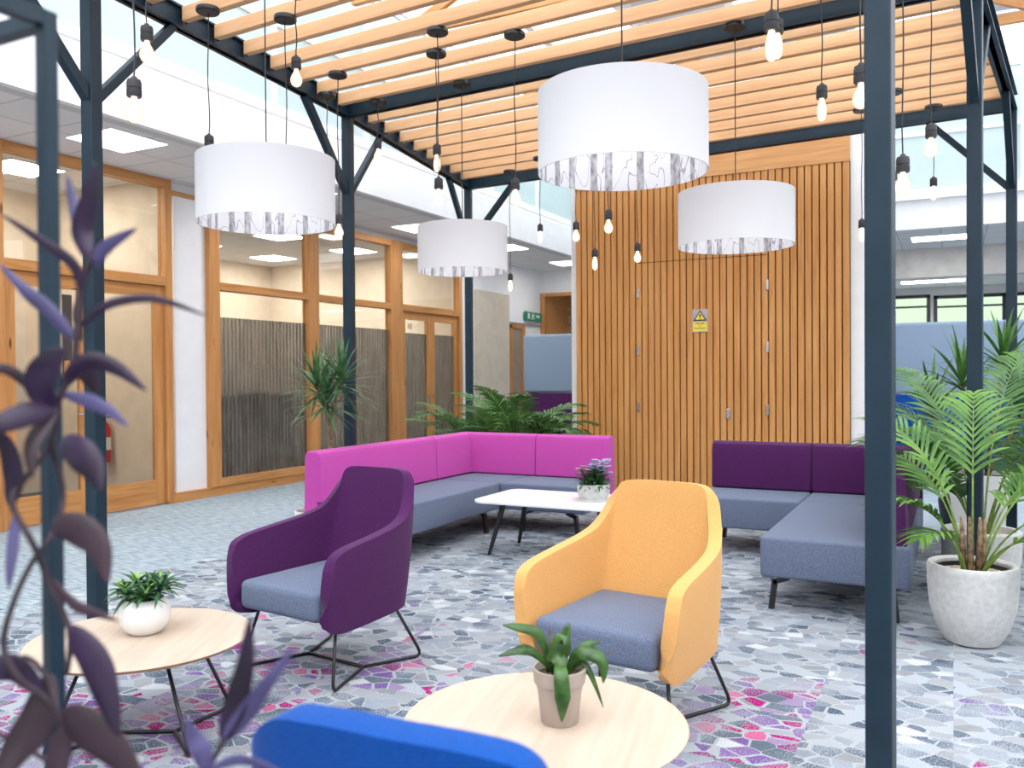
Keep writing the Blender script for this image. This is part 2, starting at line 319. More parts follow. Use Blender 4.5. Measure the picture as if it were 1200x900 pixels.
# ------------------------------------------------------------------ mesh helpers
class MB:
    def __init__(s): s.b = bmesh.new()
    def _xf(s, vs, M):
        for v in vs: v.co = M @ v.co
    def box(s, x0, x1, y0, y1, z0, z1, bev=0, seg=2, M=None):
        r = bmesh.ops.create_cube(s.b, size=1); vs = r['verts']
        for v in vs:
            v.co = Vector(((x0+x1)/2 + v.co.x*(x1-x0), (y0+y1)/2 + v.co.y*(y1-y0), (z0+z1)/2 + v.co.z*(z1-z0)))
        if M is not None: s._xf(vs, M)
        if bev:
            es = list({e for v in vs for e in v.link_edges})
            bmesh.ops.bevel(s.b, geom=es, offset=bev, segments=seg, affect='EDGES', profile=.5)
        return s
    def bar(s, p, q, w, h, up=(0, 0, 1), bev=0):
        p, q = Vector(p), Vector(q); d = q-p; L = d.length; d.normalize()
        upv = Vector(up); sx = d.cross(upv)
        if sx.length < 1e-4: sx = d.cross(Vector((0, 1, 0)))
        sx.normalize(); uz = sx.cross(d)
        M = Matrix(((sx.x, d.x, uz.x, p.x), (sx.y, d.y, uz.y, p.y), (sx.z, d.z, uz.z, p.z), (0, 0, 0, 1)))
        s.box(-w/2, w/2, 0, L, -h/2, h/2, bev, 1, M); return s
    def tube(s, pts, r, n=8, cap=True):
        pts = [Vector(p) for p in pts]; rings = []; pv = None
        rr = r if isinstance(r, (list, tuple)) else [r]*len(pts)
        for i, p in enumerate(pts):
            d = (pts[min(i+1, len(pts)-1)] - pts[max(i-1, 0)]).normalized()
            if pv is None:
                a = Vector((0, 0, 1)) if abs(d.z) < .9 else Vector((1, 0, 0)); x = d.cross(a).normalized()
            else: x = (pv - d*pv.dot(d)).normalized()
            pv = x; y = d.cross(x)
            rings.append([s.b.verts.new(p + (x*math.cos(2*PI*k/n) + y*math.sin(2*PI*k/n))*rr[i]) for k in range(n)])
        for a, c in zip(rings, rings[1:]):
            for k in range(n): s.b.faces.new((a[k], a[(k+1) % n], c[(k+1) % n], c[k]))
        if cap: s.b.faces.new(rings[0][::-1]); s.b.faces.new(rings[-1])
        return s
    def lathe(s, prof, c=(0, 0, 0), n=32, close=False):
        rings = []
        for r, z in prof:
            if r < 1e-6: rings.append([s.b.verts.new((c[0], c[1], c[2]+z))])
            else: rings.append([s.b.verts.new((c[0]+r*math.cos(2*PI*k/n), c[1]+r*math.sin(2*PI*k/n), c[2]+z)) for k in range(n)])
        seq = list(zip(rings, rings[1:])) + ([(rings[-1], rings[0])] if close else [])
        for a, d in seq:
            for k in range(n):
                k2 = (k+1) % n
                if len(a) == 1 and len(d) == 1: continue
                if len(a) == 1: s.b.faces.new((a[0], d[k2], d[k]))
                elif len(d) == 1: s.b.faces.new((a[k], a[k2], d[0]))
                else: s.b.faces.new((a[k], a[k2], d[k2], d[k]))
        return s
    def prism(s, poly, z0, z1, M=None):
        a = [s.b.verts.new((x, y, z0)) for x, y in poly]; c = [s.b.verts.new((x, y, z1)) for x, y in poly]
        s.b.faces.new(a[::-1]); s.b.faces.new(c); n = len(a)
        for k in range(n): s.b.faces.new((a[k], a[(k+1) % n], c[(k+1) % n], c[k]))
        if M is not None: s._xf(a+c, M)
        return s
    def leaf(s, pts, wid, up=(0, 0, 1), fold=.25, th=0):
        "ribbon leaf along pts with half-widths wid, folded along its midrib"
        pts = [Vector(p) for p in pts]; rows = []
        for i, p in enumerate(pts):
            d = (pts[min(i+1, len(pts)-1)] - pts[max(i-1, 0)]).normalized()
            sd_ = d.cross(Vector(up))
            if sd_.length < 1e-3: sd_ = Vector((1, 0, 0))
            sd_.normalize(); nn = sd_.cross(d).normalized()
            hw = wid[i]
            rows.append([s.b.verts.new(p - sd_*hw + nn*hw*fold), s.b.verts.new(p), s.b.verts.new(p + sd_*hw + nn*hw*fold)])
        for a, c in zip(rows, rows[1:]):
            s.b.faces.new((a[0], a[1], c[1], c[0])); s.b.faces.new((a[1], a[2], c[2], c[1]))
        return s
    def obj(s, name, m, parent=None, smooth=False, sub=0, loc=None, solid=0):
        me = bpy.data.meshes.new(name); bmesh.ops.recalc_face_normals(s.b, faces=s.b.faces[:]) if not solid and len(s.b.faces) < 60000 else None
        s.b.to_mesh(me); s.b.free()
        o = bpy.data.objects.new(name, me); COL.objects.link(o)
        for mm in (m if isinstance(m, (list, tuple)) else [m]): me.materials.append(mm)
        if smooth:
            for p in me.polygons: p.use_smooth = True
            if smooth == 'auto':
                me.set_sharp_from_angle(angle=math.radians(35))
        if solid:
            md = o.modifiers.new('thickness', 'SOLIDIFY'); md.thickness = solid; md.offset = 0
        if sub:
            md = o.modifiers.new('smooth', 'SUBSURF'); md.levels = sub; md.render_levels = sub
        if parent is not None: o.parent = parent
        if loc: o.location = loc
        return o
def thing(name, label, cat, loc=(0, 0, 0), rz=0, group=None):
    o = bpy.data.objects.new(name, None); COL.objects.link(o); o.empty_display_size = .1
    o.location = loc; o.rotation_euler = (0, 0, rz); o['label'] = label; o['category'] = cat
    if group: o['group'] = group
    return o
def tag(o, label, cat, group=None):
    o['label'] = label; o['category'] = cat
    if group: o['group'] = group
    return o
def struct(o): o['kind'] = 'structure'; return o
def sroot(name, loc=(0, 0, 0)):
    o = bpy.data.objects.new(name, None); COL.objects.link(o); o.location = loc; o['kind'] = 'structure'; return o
def box_s(name, m, *a, **k): return struct(MB().box(*a, **k).obj(name, m))
def copy_tree(o, parent=None):
    c = o.copy(); COL.objects.link(c)
    if parent is not None: c.parent = parent
    for ch in list(o.children): copy_tree(ch, c)
    return c
def text_mesh(name, txt, size, m, M, parent=None, ext=.002, align='CENTER'):
    cu = bpy.data.curves.new(name, 'FONT'); cu.body = txt; cu.size = size; cu.extrude = ext; cu.align_x = align; cu.align_y = 'CENTER'
    t = bpy.data.objects.new(name+'_src', cu); COL.objects.link(t)
    dg = bpy.context.evaluated_depsgraph_get(); dg.update()
    me = bpy.data.meshes.new_from_object(t.evaluated_get(dg)); bpy.data.objects.remove(t); me.transform(M)
    o = bpy.data.objects.new(name, me); COL.objects.link(o); me.materials.clear(); me.materials.append(m)
    if parent is not None: o.parent = parent
    return o
def crom(P, n):
    "Catmull-Rom through P, n samples per span"
    out = []
    P = [Vector(p) for p in P]
    for i in range(len(P)-1):
        a, b, c, d = P[max(i-1, 0)], P[i], P[i+1], P[min(i+2, len(P)-1)]
        for k in range(n):
            t = k/n
            out.append(.5*((2*b) + (c-a)*t + (2*a-5*b+4*c-d)*t*t + (3*b-a-3*c+d)*t**3))
    out.append(P[-1]); return out

# ------------------------------------------------------------------ the room
XW, XF, ZC = -7.5, -5.95, 3.44          # glazed wall, fascia line, soffit height
box_s('floor', carpet_mat, -13.0, 6.0, -4.0, 22.0, -.10, 0)
# left soffit ceiling
box_s('ceiling_left', tiles, XW, XF, -4, 17.5, ZC, ZC+.1)
# fascia band and the glazing above it, left side
box_s('trim_1', white_paint, XF-.02, XF+.05, -4, 14.0, ZC-.03, 3.88)
box_s('trim_2', white_gloss, XF-.02, XF+.06, -4, 14.0, 3.90, 3.96, bev=.01)
box_s('trim_3', grey_paint, XF-.16, XF-.02, -4, 14.0, ZC-.012, ZC)
def clerestory(idx, x0, y0, x1, y1, z0, z1, step, seed):
    r = sroot('window_%d' % idx)
    d = Vector((x1-x0, y1-y0, 0)); L = d.length; d.normalize(); n = int(round(L/step))
    fr = MB(); pn = MB()
    for i in range(n+1):
        p = Vector((x0, y0, 0)) + d*L*i/n; fr.bar(p+Vector((0, 0, z0)), p+Vector((0, 0, z1)), .07, .07, up=d)
        if i < n: q = Vector((x0, y0, 0)) + d*L*(i+1)/n; pn.bar((p.x, p.y, (z0+z1)/2), (q.x, q.y, (z0+z1)/2), .012, z1-z0)
    for z in (z0+.03, z0+(z1-z0)*.5, z1-.03): fr.bar((x0, y0, z), (x1, y1, z), .05, .06)
    fr.obj('frame', white_gloss, r); pn.obj('pane', frost, r); return r
clerestory(1, XF, -4, XF, 14.0, 3.96, 5.7, 1.5, 1)
clerestory(2, XF, 14.0, 6, 14.0, 3.96, 5.7, 1.6, 2)
# far fascia and its soffit, bulkhead, inner ceiling
box_s('trim_4', white_paint, -.81, 6, 13.95, 14.05, ZC, 3.86)
box_s('trim_5', white_paint, XF, -3.95, 13.95, 14.05, ZC, 3.86)
box_s('trim_6', white_gloss, XF, 6, 13.88, 14.06, 3.86, 3.96)
box_s('ceiling_far', tiles, XF+.001, 6, 14.05, 16.2, ZC, ZC+.1)
box_s('trim_7', plain('bulkhead_paint', (.66, .63, .60), rough=.8), -4, 6, 16.2, 16.5, 2.95, ZC)
box_s('ceiling_inner', tiles, -4, 6, 16.5, 20.1, 3.10, 3.2)
box_s('wall_far', white_paint, XW, 6.1, 20.0, 20.15, 0, 3.5)
box_s('wall_right', plain('right_wall_paint', (.72, .71, .69), rough=.8), 5.95, 6.1, -4, 20, 0, 4.2)  # unseen wall, added so the left glass doesn't reflect plain white sky
box_s('wall_rear', plain('rear_wall_paint', (.70, .69, .67), rough=.8), -7.5, 6, -4.15, -4, 0, 4.2)  # unseen too, added for the glass reflections; pale paint for bounce light
# far windows with dark frames
def far_window(idx, x0, x1, z0, z1):
    r = sroot('window_%d' % idx); y = 19.97
    f = MB(); t = .07
    f.box(x0, x1, y-.06, y, z0, z0+t).box(x0, x1, y-.06, y, z1-t, z1).box(x0, x0+t, y-.06, y, z0, z1).box(x1-t, x1, y-.06, y, z0, z1).box(x0, x1, y-.05, y, z0+(z1-z0)*.62, z0+(z1-z0)*.62+.04)
    f.obj('frame', dark_frame, r)
    MB().box(x0+t, x1-t, y-.02, y-.01, z0+t, z1-t).obj('pane', emit_sky, r)
emit_sky = emit('daylight_glow', (.80, 1.0, .74), .62)
# far panes glow an even greenish white, standing in for daylight outside
far_window(3, -1.9, -.42, 2.25, 2.96); far_window(4, -.36, .95, 2.25, 2.93); far_window(5, 1.0, 2.4, 2.25, 2.93)

# roof: white beams, clear panes and a few solid grey panels
rr = sroot('ceiling_atrium')
f = MB()
for i in range(11): f.box(XF+i*1.2-.05, XF+i*1.2+.05, -4, 14, 5.70, 5.88)
for j in range(13): f.box(XF, 6, -4+j*1.5-.04, -4+j*1.5+.04, 5.74, 5.84)
f.obj('rafter', white_paint, rr)
MB().box(XF, 6, -4, 14, 5.90, 5.905).obj('pane', roof_glass, rr)
g = MB()
for (i, j) in ((2, 9), (2, 10), (3, 8), (3, 10), (4, 8), (4, 9), (1, 8), (5, 9), (5, 10), (3, 11), (1, 10), (6, 11)):
    g.box(XF+i*1.2+.05, XF+(i+1)*1.2-.05, -4+j*1.5+.04, -4+(j+1)*1.5-.04, 5.86, 5.89)
g.obj('panel', grey_paint, rr)
# timber roof truss glimpsed between the battens
tr = sroot('trim_8')
t = MB()
for y in (7.6, 10.2):
    t.bar((-5.8, y, 5.45), (5.8, y, 5.45), .07, .16)
    for x in range(-5, 6, 2): t.bar((x, y, 5.0), (x+.9, y, 5.4), .06, .09); t.bar((x+1.8, y, 5.0), (x+.9, y, 5.4), .06, .09)
    t.bar((-5.8, y, 4.95), (5.8, y, 4.95), .06, .1)
t.obj('truss', oak_zx, tr)

# timber clad core wall with white returns
YT = 9.3
box_s('wall_core', white_paint, -3.98, -.80, YT+.02, 13.0, 0, 3.85)
cr = sroot('wall_cladding')
MB().box(-3.90, -.92, YT-.004, YT+.018, 0, 3.5).obj('backing_board', dark_back, cr)
sl = MB(); xs = -3.90; nsl = 41; pitch = (2.98)/nsl
for i in range(nsl): sl.box(xs+i*pitch+.007, xs+(i+1)*pitch-.007, YT-.045, YT-.004, 0, 3.47)
sl.obj('slat_cladding', oak_z, cr)
MB().box(-3.90, -.92, YT-.058, YT-.004, 3.47, 3.80).obj('header_board', oak_zx, cr)
MB().box(-3.14, -2.40, YT-.0462, YT-.0452, 2.585, 2.592).box(-1.73, -2.40, YT-.0462, YT-.0452, 2.585, 2.592).obj('door_seam', dark_back, cr)
h = MB()
for x, zs in ((-3.14, (2.25, 1.61, .98)), (-1.73, (2.27, 1.62, .96))):
    for z in zs: h.box(x-.014, x+.014, YT-.060, YT-.044, z-.055, z+.055, bev=.004)
h.obj('hinge', chrome, cr)
MB().box(-2.165, -2.115, YT-.058, YT-.044, .86, .97, bev=.006).obj('lock_plate', chrome, cr)
sg = thing('warning_sign', 'small yellow and grey warning triangle sign on the slatted timber wall', 'sign', (-2.44, YT-.0455, 1.92))
MB().box(-.085, .085, -.006, 0, -.125, .125, bev=.003).obj('plate', plain('sign_grey', (.45, .42, .46), rough=.4), sg)
FR = Matrix.Rotation(PI/2, 4, 'X')
MB().prism([(-.075, 0), (.075, 0), (0, .115)], .007, .009, FR).obj('triangle_border', sign_black, sg)
MB().prism([(-.054, .012), (.054, .012), (0, .095)], .0095, .011, FR).obj('triangle', sign_yellow, sg)
MB().prism([(-.006, .035), (.006, .035), (.009, .07), (-.009, .07)], .0112, .012, FR).prism([(-.006, .018), (.006, .018), (.006, .029), (-.006, .029)], .0112, .012, FR).obj('exclamation_mark', sign_black, sg)
MB().box(-.078, .078, -.009, -.006, -.115, -.012).obj('text_panel', sign_yellow, sg)
text_mesh('lettering', 'DANGER\nof\nelectrocution', .024, sign_black, Matrix.Translation((0, -.0095, -.055)) @ FR, sg, .0005)

# ------------------------------------------------------------------ glazed wall on the left
def frame_y(mb, y0, y1, z0, z1, x=XW, d=.10):
    mb.box(x-.02, x+d, y0, y1, z0, z1, bev=.004, seg=1)
box_s('wall_left', white_paint, XW-.10, XW-.0, 12.63, 16.1, 0, ZC)
box_s('wall_left_pier', white_paint, XW-.10, XW+.03, 6.62, 7.05, .1, 3.30)
box_s('wall_left_head', white_paint, XW-.10, XW+.01, 6.62, 12.63, 3.36, ZC)
box_s('wall_left_near', white_paint, XW-.10, XW, -4, 1.3, 0, ZC)
box_s('baseboard_left', pine_y, XW-.02, XW+.085, 6.54, 12.63, 0, .10)
# pier trims
pt = MB(); pt.box(XW-.02, XW+.05, 6.56, 7.06, 3.30, 3.345); pt2 = struct(pt.obj('trim_9', pine_y))
# door bay: two pairs of glazed double doors with overlights
def stile(mb, y0, y1, z0, z1, d=.10): mb.box(XW-.02, XW+d, y0, y1, z0, z1, bev=.004, seg=1)
def door_bay(idx, ya, yb, handle_side, overlight_top, head, rail, mullion=.10, film_top=None, number=None):
    r = sroot('door_%d' % idx); fz = MB(); fy = MB()
    stile(fz, ya, ya+mullion, 0, overlight_top); stile(fz, yb-mullion, yb, 0, overlight_top)
    stile(fy, ya+mullion, yb-mullion, head, head+.10); stile(fy, ya+mullion, yb-mullion, overlight_top-.09, overlight_top)
    fz.obj('frame', pine_z, r); fy.obj('head_rail', pine_y, r)
    MB().box(XW+.02, XW+.03, ya+mullion, yb-mullion, head+.1, overlight_top-.09).obj('overlight_pane', clear_glass, r)
    y0, y1 = ya+mullion+.004, yb-mullion-.004; ym = (y0+y1)/2
    for k, (a, b_) in enumerate(((y0, ym-.003), (ym+.003, y1))):
        leafz = MB(); s = .115
        leafz.box(XW+.01, XW+.06, a, a+s, .01, head-.004, bev=.003, seg=1).box(XW+.01, XW+.06, b_-s, b_, .01, head-.004, bev=.003, seg=1)
        lf = leafz.obj('door_leaf', pine_z, r)
        MB().box(XW+.012, XW+.058, a+s, b_-s, .01, rail).box(XW+.012, XW+.058, a+s, b_-s, head-.124, head-.004).obj('door_rail', pine_y, lf)
        MB().box(XW+.03, XW+.038, a+s, b_-s, rail, head-.124).obj('pane', clear_glass, lf)
        if film_top: MB().box(XW+.040, XW+.0405, a+s, b_-s, rail, film_top).obj('film', film_mat, lf)
        if k == handle_side:
            hy = b_-s/2 if k == 0 else a+s/2; hd = MB()
            hd.box(XW+.06, XW+.068, hy-.022, hy+.022, .82, 1.04, bev=.003, seg=1); dr = -1 if k == 0 else 1
            hd.tube([(XW+.065, hy, 1.0), (XW+.115, hy, 1.0), (XW+.12, hy+dr*.02, 1.0), (XW+.12, hy+dr*.13, 1.0)], .010)
            hd.box(XW+.068, XW+.071, hy-.008, hy+.008, .87, .91)
            hd.obj('door_handle', chrome, lf)
        if number and k == 0:
            text_mesh('door_number', number, .13, sign_black, Matrix.Translation((XW+.045, a+s+.13, head-.23)) @ Matrix.Rotation(PI/2, 4, 'Z') @ Matrix.Rotation(PI/2, 4, 'X'), lf, .001)
    return r
door_bay(1, 4.62, 6.54, 0, 3.44, 2.31, .27, mullion=.09)
# small dark notice on the glass of the near door leaf
nt_ = thing('door_notice', 'dark slim notice with orange marks stuck on glass door, behind purple leaves', 'notice', (XW+.06, 5.38, 1.75))
MB().box(0, .004, -.10, .0, -.38, .38).obj('backing_sheet', plain('notice_dark', (.06, .045, .04)), nt_)
MB().box(.0045, .005, -.085, -.015, -.36, -.24).obj('printed_mark', plain('notice_orange', (.6, .28, .1)), nt_)
# near glazed bay beyond the left edge of the picture
r = sroot('window_6'); a = MB(); stile(a, 1.3, 1.4, 0, 3.44); stile(a, 2.9, 3.0, 0, 3.44); stile(a, 4.52, 4.62, 0, 3.44); a.obj('frame', pine_z, r)
a = MB(); [stile(a, p, q, z, z+.1) for p, q in ((1.4, 2.9), (3.0, 4.52)) for z in (.0, 2.31, 3.34)]; a.obj('rail', pine_y, r)
MB().box(XW+.02, XW+.03, 1.4, 4.52, .1, 3.34).obj('pane', clear_glass, r)
# window bays
def win_bay(idx, ya, yb, first):
    r = sroot('window_%d' % idx); a = MB(); b_ = MB()
    if first: stile(a, ya-.16, ya, .10, 3.36)
    stile(a, yb, yb+.20, .10, 3.36); a.obj('frame', pine_z, r)
    stile(b_, ya, yb, .10, .19); stile(b_, ya, yb, 2.33, 2.42); stile(b_, ya, yb, 3.27, 3.36); b_.obj('rail', pine_y, r)
    MB().box(XW+.02, XW+.03, ya, yb, .19, 2.33).obj('pane', clear_glass, r)
    MB().box(XW+.02, XW+.03, ya, yb, 2.42, 3.27).obj('pane', clear_glass, r)
    MB().box(XW+.033, XW+.0335, ya, yb, .19, 2.03).obj('film', film_mat, r)
win_bay(7, 7.21, 8.73, True); win_bay(8, 8.93, 10.56, False)
door_bay(2, 10.76, 12.63, 0, 3.36, 2.33, .22, mullion=.10, film_top=2.0, number='10')

# rooms behind the glass
box_s('wall_room_back', beige_paint, -12.1, -12, 1.0, 17.5, 0, 3.5)
box_s('wall_room_lobby', beige_paint, -9.65, -9.55, 1.0, 6.60, 0, 3.5)
box_s('wall_room_divider', beige_paint, -12, XW-.02, 6.60, 6.70, 0, 3.5)
box_s('wall_room_far', beige_paint, -12, XW-.1, 13.0, 13.1, 0, 3.5)
box_s('wall_room_near', beige_paint, -12, XW-.02, 1.0, 1.1, 0, 3.5)
box_s('ceiling_rooms', tiles, -12, XW-.02, 1.0, 17.5, 3.5, 3.6)
box_s('floor_rooms', dark_carpet, -12, XW-.02, 1.1, 13.0, .0, .012)
lt_n = 0
def ceiling_light(x, y, sx, sy, z, label, m=panel_light, group='ceiling light panels'):
    t = thing('ceiling_light', label, 'ceiling light', (x, y, z), 0, group)
    MB().box(-sx/2, sx/2, -sy/2, sy/2, -.006, .0).obj('diffuser', m, t)
    a = MB(); w_ = .012
    a.box(-sx/2-w_, sx/2+w_, -sy/2-w_, -sy/2, -.009, 0).box(-sx/2-w_, sx/2+w_, sy/2, sy/2+w_, -.009, 0).box(-sx/2-w_, -sx/2, -sy/2, sy/2, -.009, 0).box(sx/2, sx/2+w_, -sy/2, sy/2, -.009, 0)
    a.obj('frame', white_gloss, t); return t
ceiling_light(-6.56, 5.21, .58, .58, ZC-.001, 'square light panel in grey ceiling above the left glazed doors')
ceiling_light(-6.56, 7.61, .58, .58, ZC-.001, 'square light panel in left ceiling, behind the nearer left drum shade')
ceiling_light(-6.72, 10.3, .58, .58, ZC-.001, 'square light panel in left ceiling peeking out left of the smallest drum shade')
ceiling_light(-6.56, 12.6, .58, .58, ZC-.001, 'square light panel in left ceiling peeking out right of the smallest drum shade')
ceiling_light(-6.4, 14.9, .58, .58, ZC-.001, 'small far light panel in ceiling above the timber opening, left of slatted wall')
ceiling_light(-.1, 15.0, .95, .5, ZC-.001, 'bright panel in soffit at far right, crossed by dark post', group=None)
for yy in (17.4, 18.5): ceiling_light(-.35, yy, 1.1, .5, 3.099, 'bright strip in the lower far right ceiling, %s of two' % ('nearer' if yy < 18 else 'farther'), group='far right strip lights')
for yy, lb in ((3.4, 'bright square panel inside the lobby behind foreground post at left edge'), (5.6, 'square panel inside lobby behind door glass')):
    ceiling_light(-8.5, yy, .58, .58, 3.499, lb, room_light, 'lights inside the rooms')
for x, y, lb in ((-9.2, 8.2, 'nearest'), (-9.2, 10.2, 'middle'), (-9.2, 12.0, 'farthest')):
    ceiling_light(x, y, .58, .58, 3.499, 'square light panel in the striped-glass room, front row, %s one' % lb, room_light, 'lights inside the rooms behind striped glass')
for x, y, lb in ((-11, 8.2, 'nearest'), (-11, 10.2, 'middle'), (-11, 12.0, 'farthest')):
    ceiling_light(x, y, .58, .58, 3.499, 'square light panel in the striped-glass room, back row, %s one' % lb, room_light, 'lights inside the rooms behind striped glass')
# lobby: reception shelf of timber boards, extinguisher
ex = thing('fire_extinguisher', 'red fire extinguisher with white label seen through the glass door', 'fire extinguisher', (-8.47, 6.50, .40))
MB().lathe([(0, 0), (.065, 0), (.075, .02), (.075, .36), (.06, .42), (.03, .45), (.025, .47), (0, .47)], n=20).obj('cylinder', red_paint, ex, smooth='auto')
MB().tube([(0, 0, .47), (0, 0, .52)], .02).bar((0, -.02, .53), (0, .09, .56), .02, .012).bar((0, -.02, .51), (0, .09, .50), .02, .012).obj('valve', black_metal, ex)
MB().tube([(.0, -.02, .50), (.02, -.09, .46), (.02, -.1, .3), (.02, -.085, .12)], .010).obj('hose', black_metal, ex)
MB().lathe([(.0765, .14), (.0765, .28)], n=20).obj('printed_label', label_white, ex)
dk = thing('reception_desk', 'timber boarded desk in lobby behind the near glass door', 'desk', (-8.9, 4.4, .012))
MB().box(-.35, .35, -.9, .7, 0, 1.0, bev=.01).obj('body', oak_zx, dk); MB().box(-.4, .4, -.95, .75, 1.0, 1.04, bev=.005).obj('worktop', white_gloss, dk)
# dark office chairs behind the film
def office_chair(x, y, rz, label):
    t = thing('office_chair', label, 'chair', (x, y, .012), rz, 'dark chairs behind striped glass')
    MB().box(-.25, .25, -.24, .24, .44, .52, bev=.03, seg=3).obj('seat', blue_dark, t)
    MB().box(-.24, .24, -.04, .03, .58, 1.12, bev=.03, seg=3, M=Matrix.Translation((0, .24, 0)) @ Matrix.Rotation(-.12, 4, 'X')).obj('backrest', blue_dark, t)
    MB().tube([(0, 0, .12), (0, 0, .44)], .025).bar((0, .20, .46), (0, .24, .7), .05, .015, up=(1, 0, 0)).obj('column', black_metal, t)
    for k in range(5):
        an = k*2*PI/5; MB().bar((0, 0, .12), (.26*math.cos(an), .26*math.sin(an), .06), .035, .025).tube([(.26*math.cos(an), .26*math.sin(an)-.015, .028), (.26*math.cos(an), .26*math.sin(an)+.015, .028)], .028, 10).obj('leg', black_metal, t)
office_chair(-8.7, 7.55, -1.2, 'dark office chair behind striped glass, farther left of the two')
office_chair(-8.7, 8.75, -1.6, 'dark office chair behind striped glass, nearer the mullion')
ot = thing('meeting_table', 'dark meeting table in the room behind striped glass', 'table', (-9.9, 9.6, .012))
MB().box(-.6, .6, -1.6, 1.6, .70, .735, bev=.008).obj('tabletop', blue_dark, ot)
for sx in (-.5, .5):
    for sy in (-1.45, 1.45): MB().box(sx-.03, sx+.03, sy-.03, sy+.03, 0, .70).obj('leg', black_metal, ot)

sb = thing('low_cupboard', 'row of low dark cupboards along the back of the striped-glass room', 'cupboard', (-11.7, 9.9, .012))
MB().box(-.28, .28, -3.0, 3.0, 0, .95).obj('carcass', blue_dark, sb); MB().box(-.29, .30, -3.02, 3.02, 0.95, .98).obj('worktop', dark_frame, sb)
for k in range(6): dr_ = MB().box(.281, .30, -2.98+k*.995, -2.98+k*.995+.985, .03, .93, bev=.003, seg=1).obj('door', dark_frame, sb); MB().box(.30, .315, -2.1+k*.995, -2.08+k*.995, .5, .66).obj('handle', chrome, dr_)

# far left end: cream panel, exit sign, openings, lettering, booth
box_s('wall_screen', cream_paint, XW, XW+.06, 13.2, 14.45, 0, 2.85)
box_s('wall_left_end', white_paint, XW, -3.98, 16.0, 16.1, 3.0, ZC)
r = sroot('door_3'); a = MB()
a.box(XW+.001, XW+.05, 14.52, 14.60, 0, 2.30).box(XW+.001, XW+.07, 15.0, 15.10, 0, 2.30).box(XW+.001, XW+.05, 14.52, 15.1, 2.24, 2.31).obj('frame', pine_z, r)
MB().box(XW+.002, XW+.02, 14.60, 15.0, 0, 2.24).obj('door_leaf', plain('taupe_door', (.30, .25, .21)), r)
MB().box(XW+.001, XW+.04, 14.50, 15.97, 2.325, 2.35).obj('picture_rail', plain('rail_grey', (.25, .25, .25)), r)
r = sroot('door_4'); a = MB(); a.box(-7.5, -7.40, 15.93, 16.05, 0, 3.0).box(-7.40, -3.98, 15.93, 16.05, 2.93, 3.0).obj('frame', pine_z, r)
a = MB(); [a.box(-7.40+i*.13, -7.285+i*.13, 17.2, 17.23, 0, 3.2) for i in range(28)]; a.obj('timber_lining', oak_z, r)
MB().box(-7.5, -3.6, 17.23, 17.26, 0, 3.3).obj('backing_board', dark_back, r)
MB().box(-7.5, -7.40, 16.05, 17.2, 0, 3.3).obj('timber_return', oak_zx, r)
box_s('ceiling_lobby', white_paint, -7.5, -3.6, 16.1, 17.3, 3.3, 3.35)
q_ = CAM + (pd(657, 377, 10)-CAM)*(17.1/(pd(657, 377, 10).y))
ls = thing('wall_lettering', 'pale metal cut-out letters on timber behind the blue booth, partly hidden', 'lettering', (q_.x, 17.16, q_.z))
text_mesh('upper_letters', 'Stre', .52, plain('letter_metal', (.55, .55, .50), rough=.3), Matrix.Translation((0, 0, .10)) @ FR, ls, .02, 'LEFT')
text_mesh('lower_letters', 'by', .34, plain('letter_gold', (.65, .58, .35), rough=.4), Matrix.Translation((.12, 0, -.24)) @ FR, ls, .02, 'LEFT')
es = thing('exit_sign', 'small green emergency exit sign on the far white wall', 'sign', (XW+.05, 15.5, 2.50))
MB().box(-.02, .02, -.36, .36, -.085, .085).obj('plate', sign_green, es)
RY = Matrix.Rotation(PI/2, 4, 'Z') @ Matrix.Rotation(PI/2, 4, 'X')
mk = MB()
mk.prism([(.08, -.01), (.20, -.01), (.20, -.045), (.26, .01), (.20, .06), (.20, .03), (.08, .03)], .021, .023, RY)
mk.prism([(-.28, -.055), (-.20, -.055), (-.20, .06), (-.28, .06)], .021, .023, RY)
mk.prism([(-.14, -.06), (-.10, -.06), (-.06, -.01), (-.02, -.06), (.02, -.06), (-.02, .0), (-.03, .03), (.02, .02), (.02, .035), (-.05, .05), (-.10, .03), (-.12, .0), (-.11, -.005), (-.09, .015), (-.08, .0)], .021, .023, RY)
mk.prism([(-.06+.016*math.cos(q*PI/4), .068+.014*math.sin(q*PI/4)) for q in range(8)], .021, .023, RY)
mk.obj('pictogram', label_white, es)

def booth(name, label, x0, x1, y0, y1, ztop, zmid, upper, lower, n=1):
    t = thing(name, label, 'booth', ((x0+x1)/2, y0, 0)); L = (x1-x0)/n
    for i in range(n):
        a = x0 - (x0+x1)/2 + i*L
        MB().box(a+.004, a+L-.004, 0, .16, zmid+.005, ztop, bev=.045, seg=4).obj('upper_panel', upper, t, smooth='auto')
        MB().box(a+.004, a+L-.004, 0, .16, .08, zmid-.005, bev=.02, seg=2).obj('lower_panel', lower, t, smooth='auto')
    MB().box(x0-(x0+x1)/2, x0-(x0+x1)/2+.14, .16, y1-y0, .08, ztop-.02, bev=.04, seg=3).obj('side_panel', upper, t, smooth='auto')
    MB().box(-(x1-x0)/2+.14, (x1-x0)/2, .17, .7, .25, .46, bev=.03, seg=3).obj('seat', lower, t, smooth='auto')
    for sx in (-1, 1):
        for yy in (.08, .55): MB().box(sx*((x1-x0)/2-.1)-.025, sx*((x1-x0)/2-.1)+.025, yy-.025, yy+.025, 0, .26 if yy > .3 else .09).obj('leg', black_metal, t)
booth('high_back_booth', 'high-backed booth seat, pale blue over dark purple, left of slatted wall', -5.71, -4.1, 11.5, 13.0, 1.94, 1.08, booth_f, purple_f)
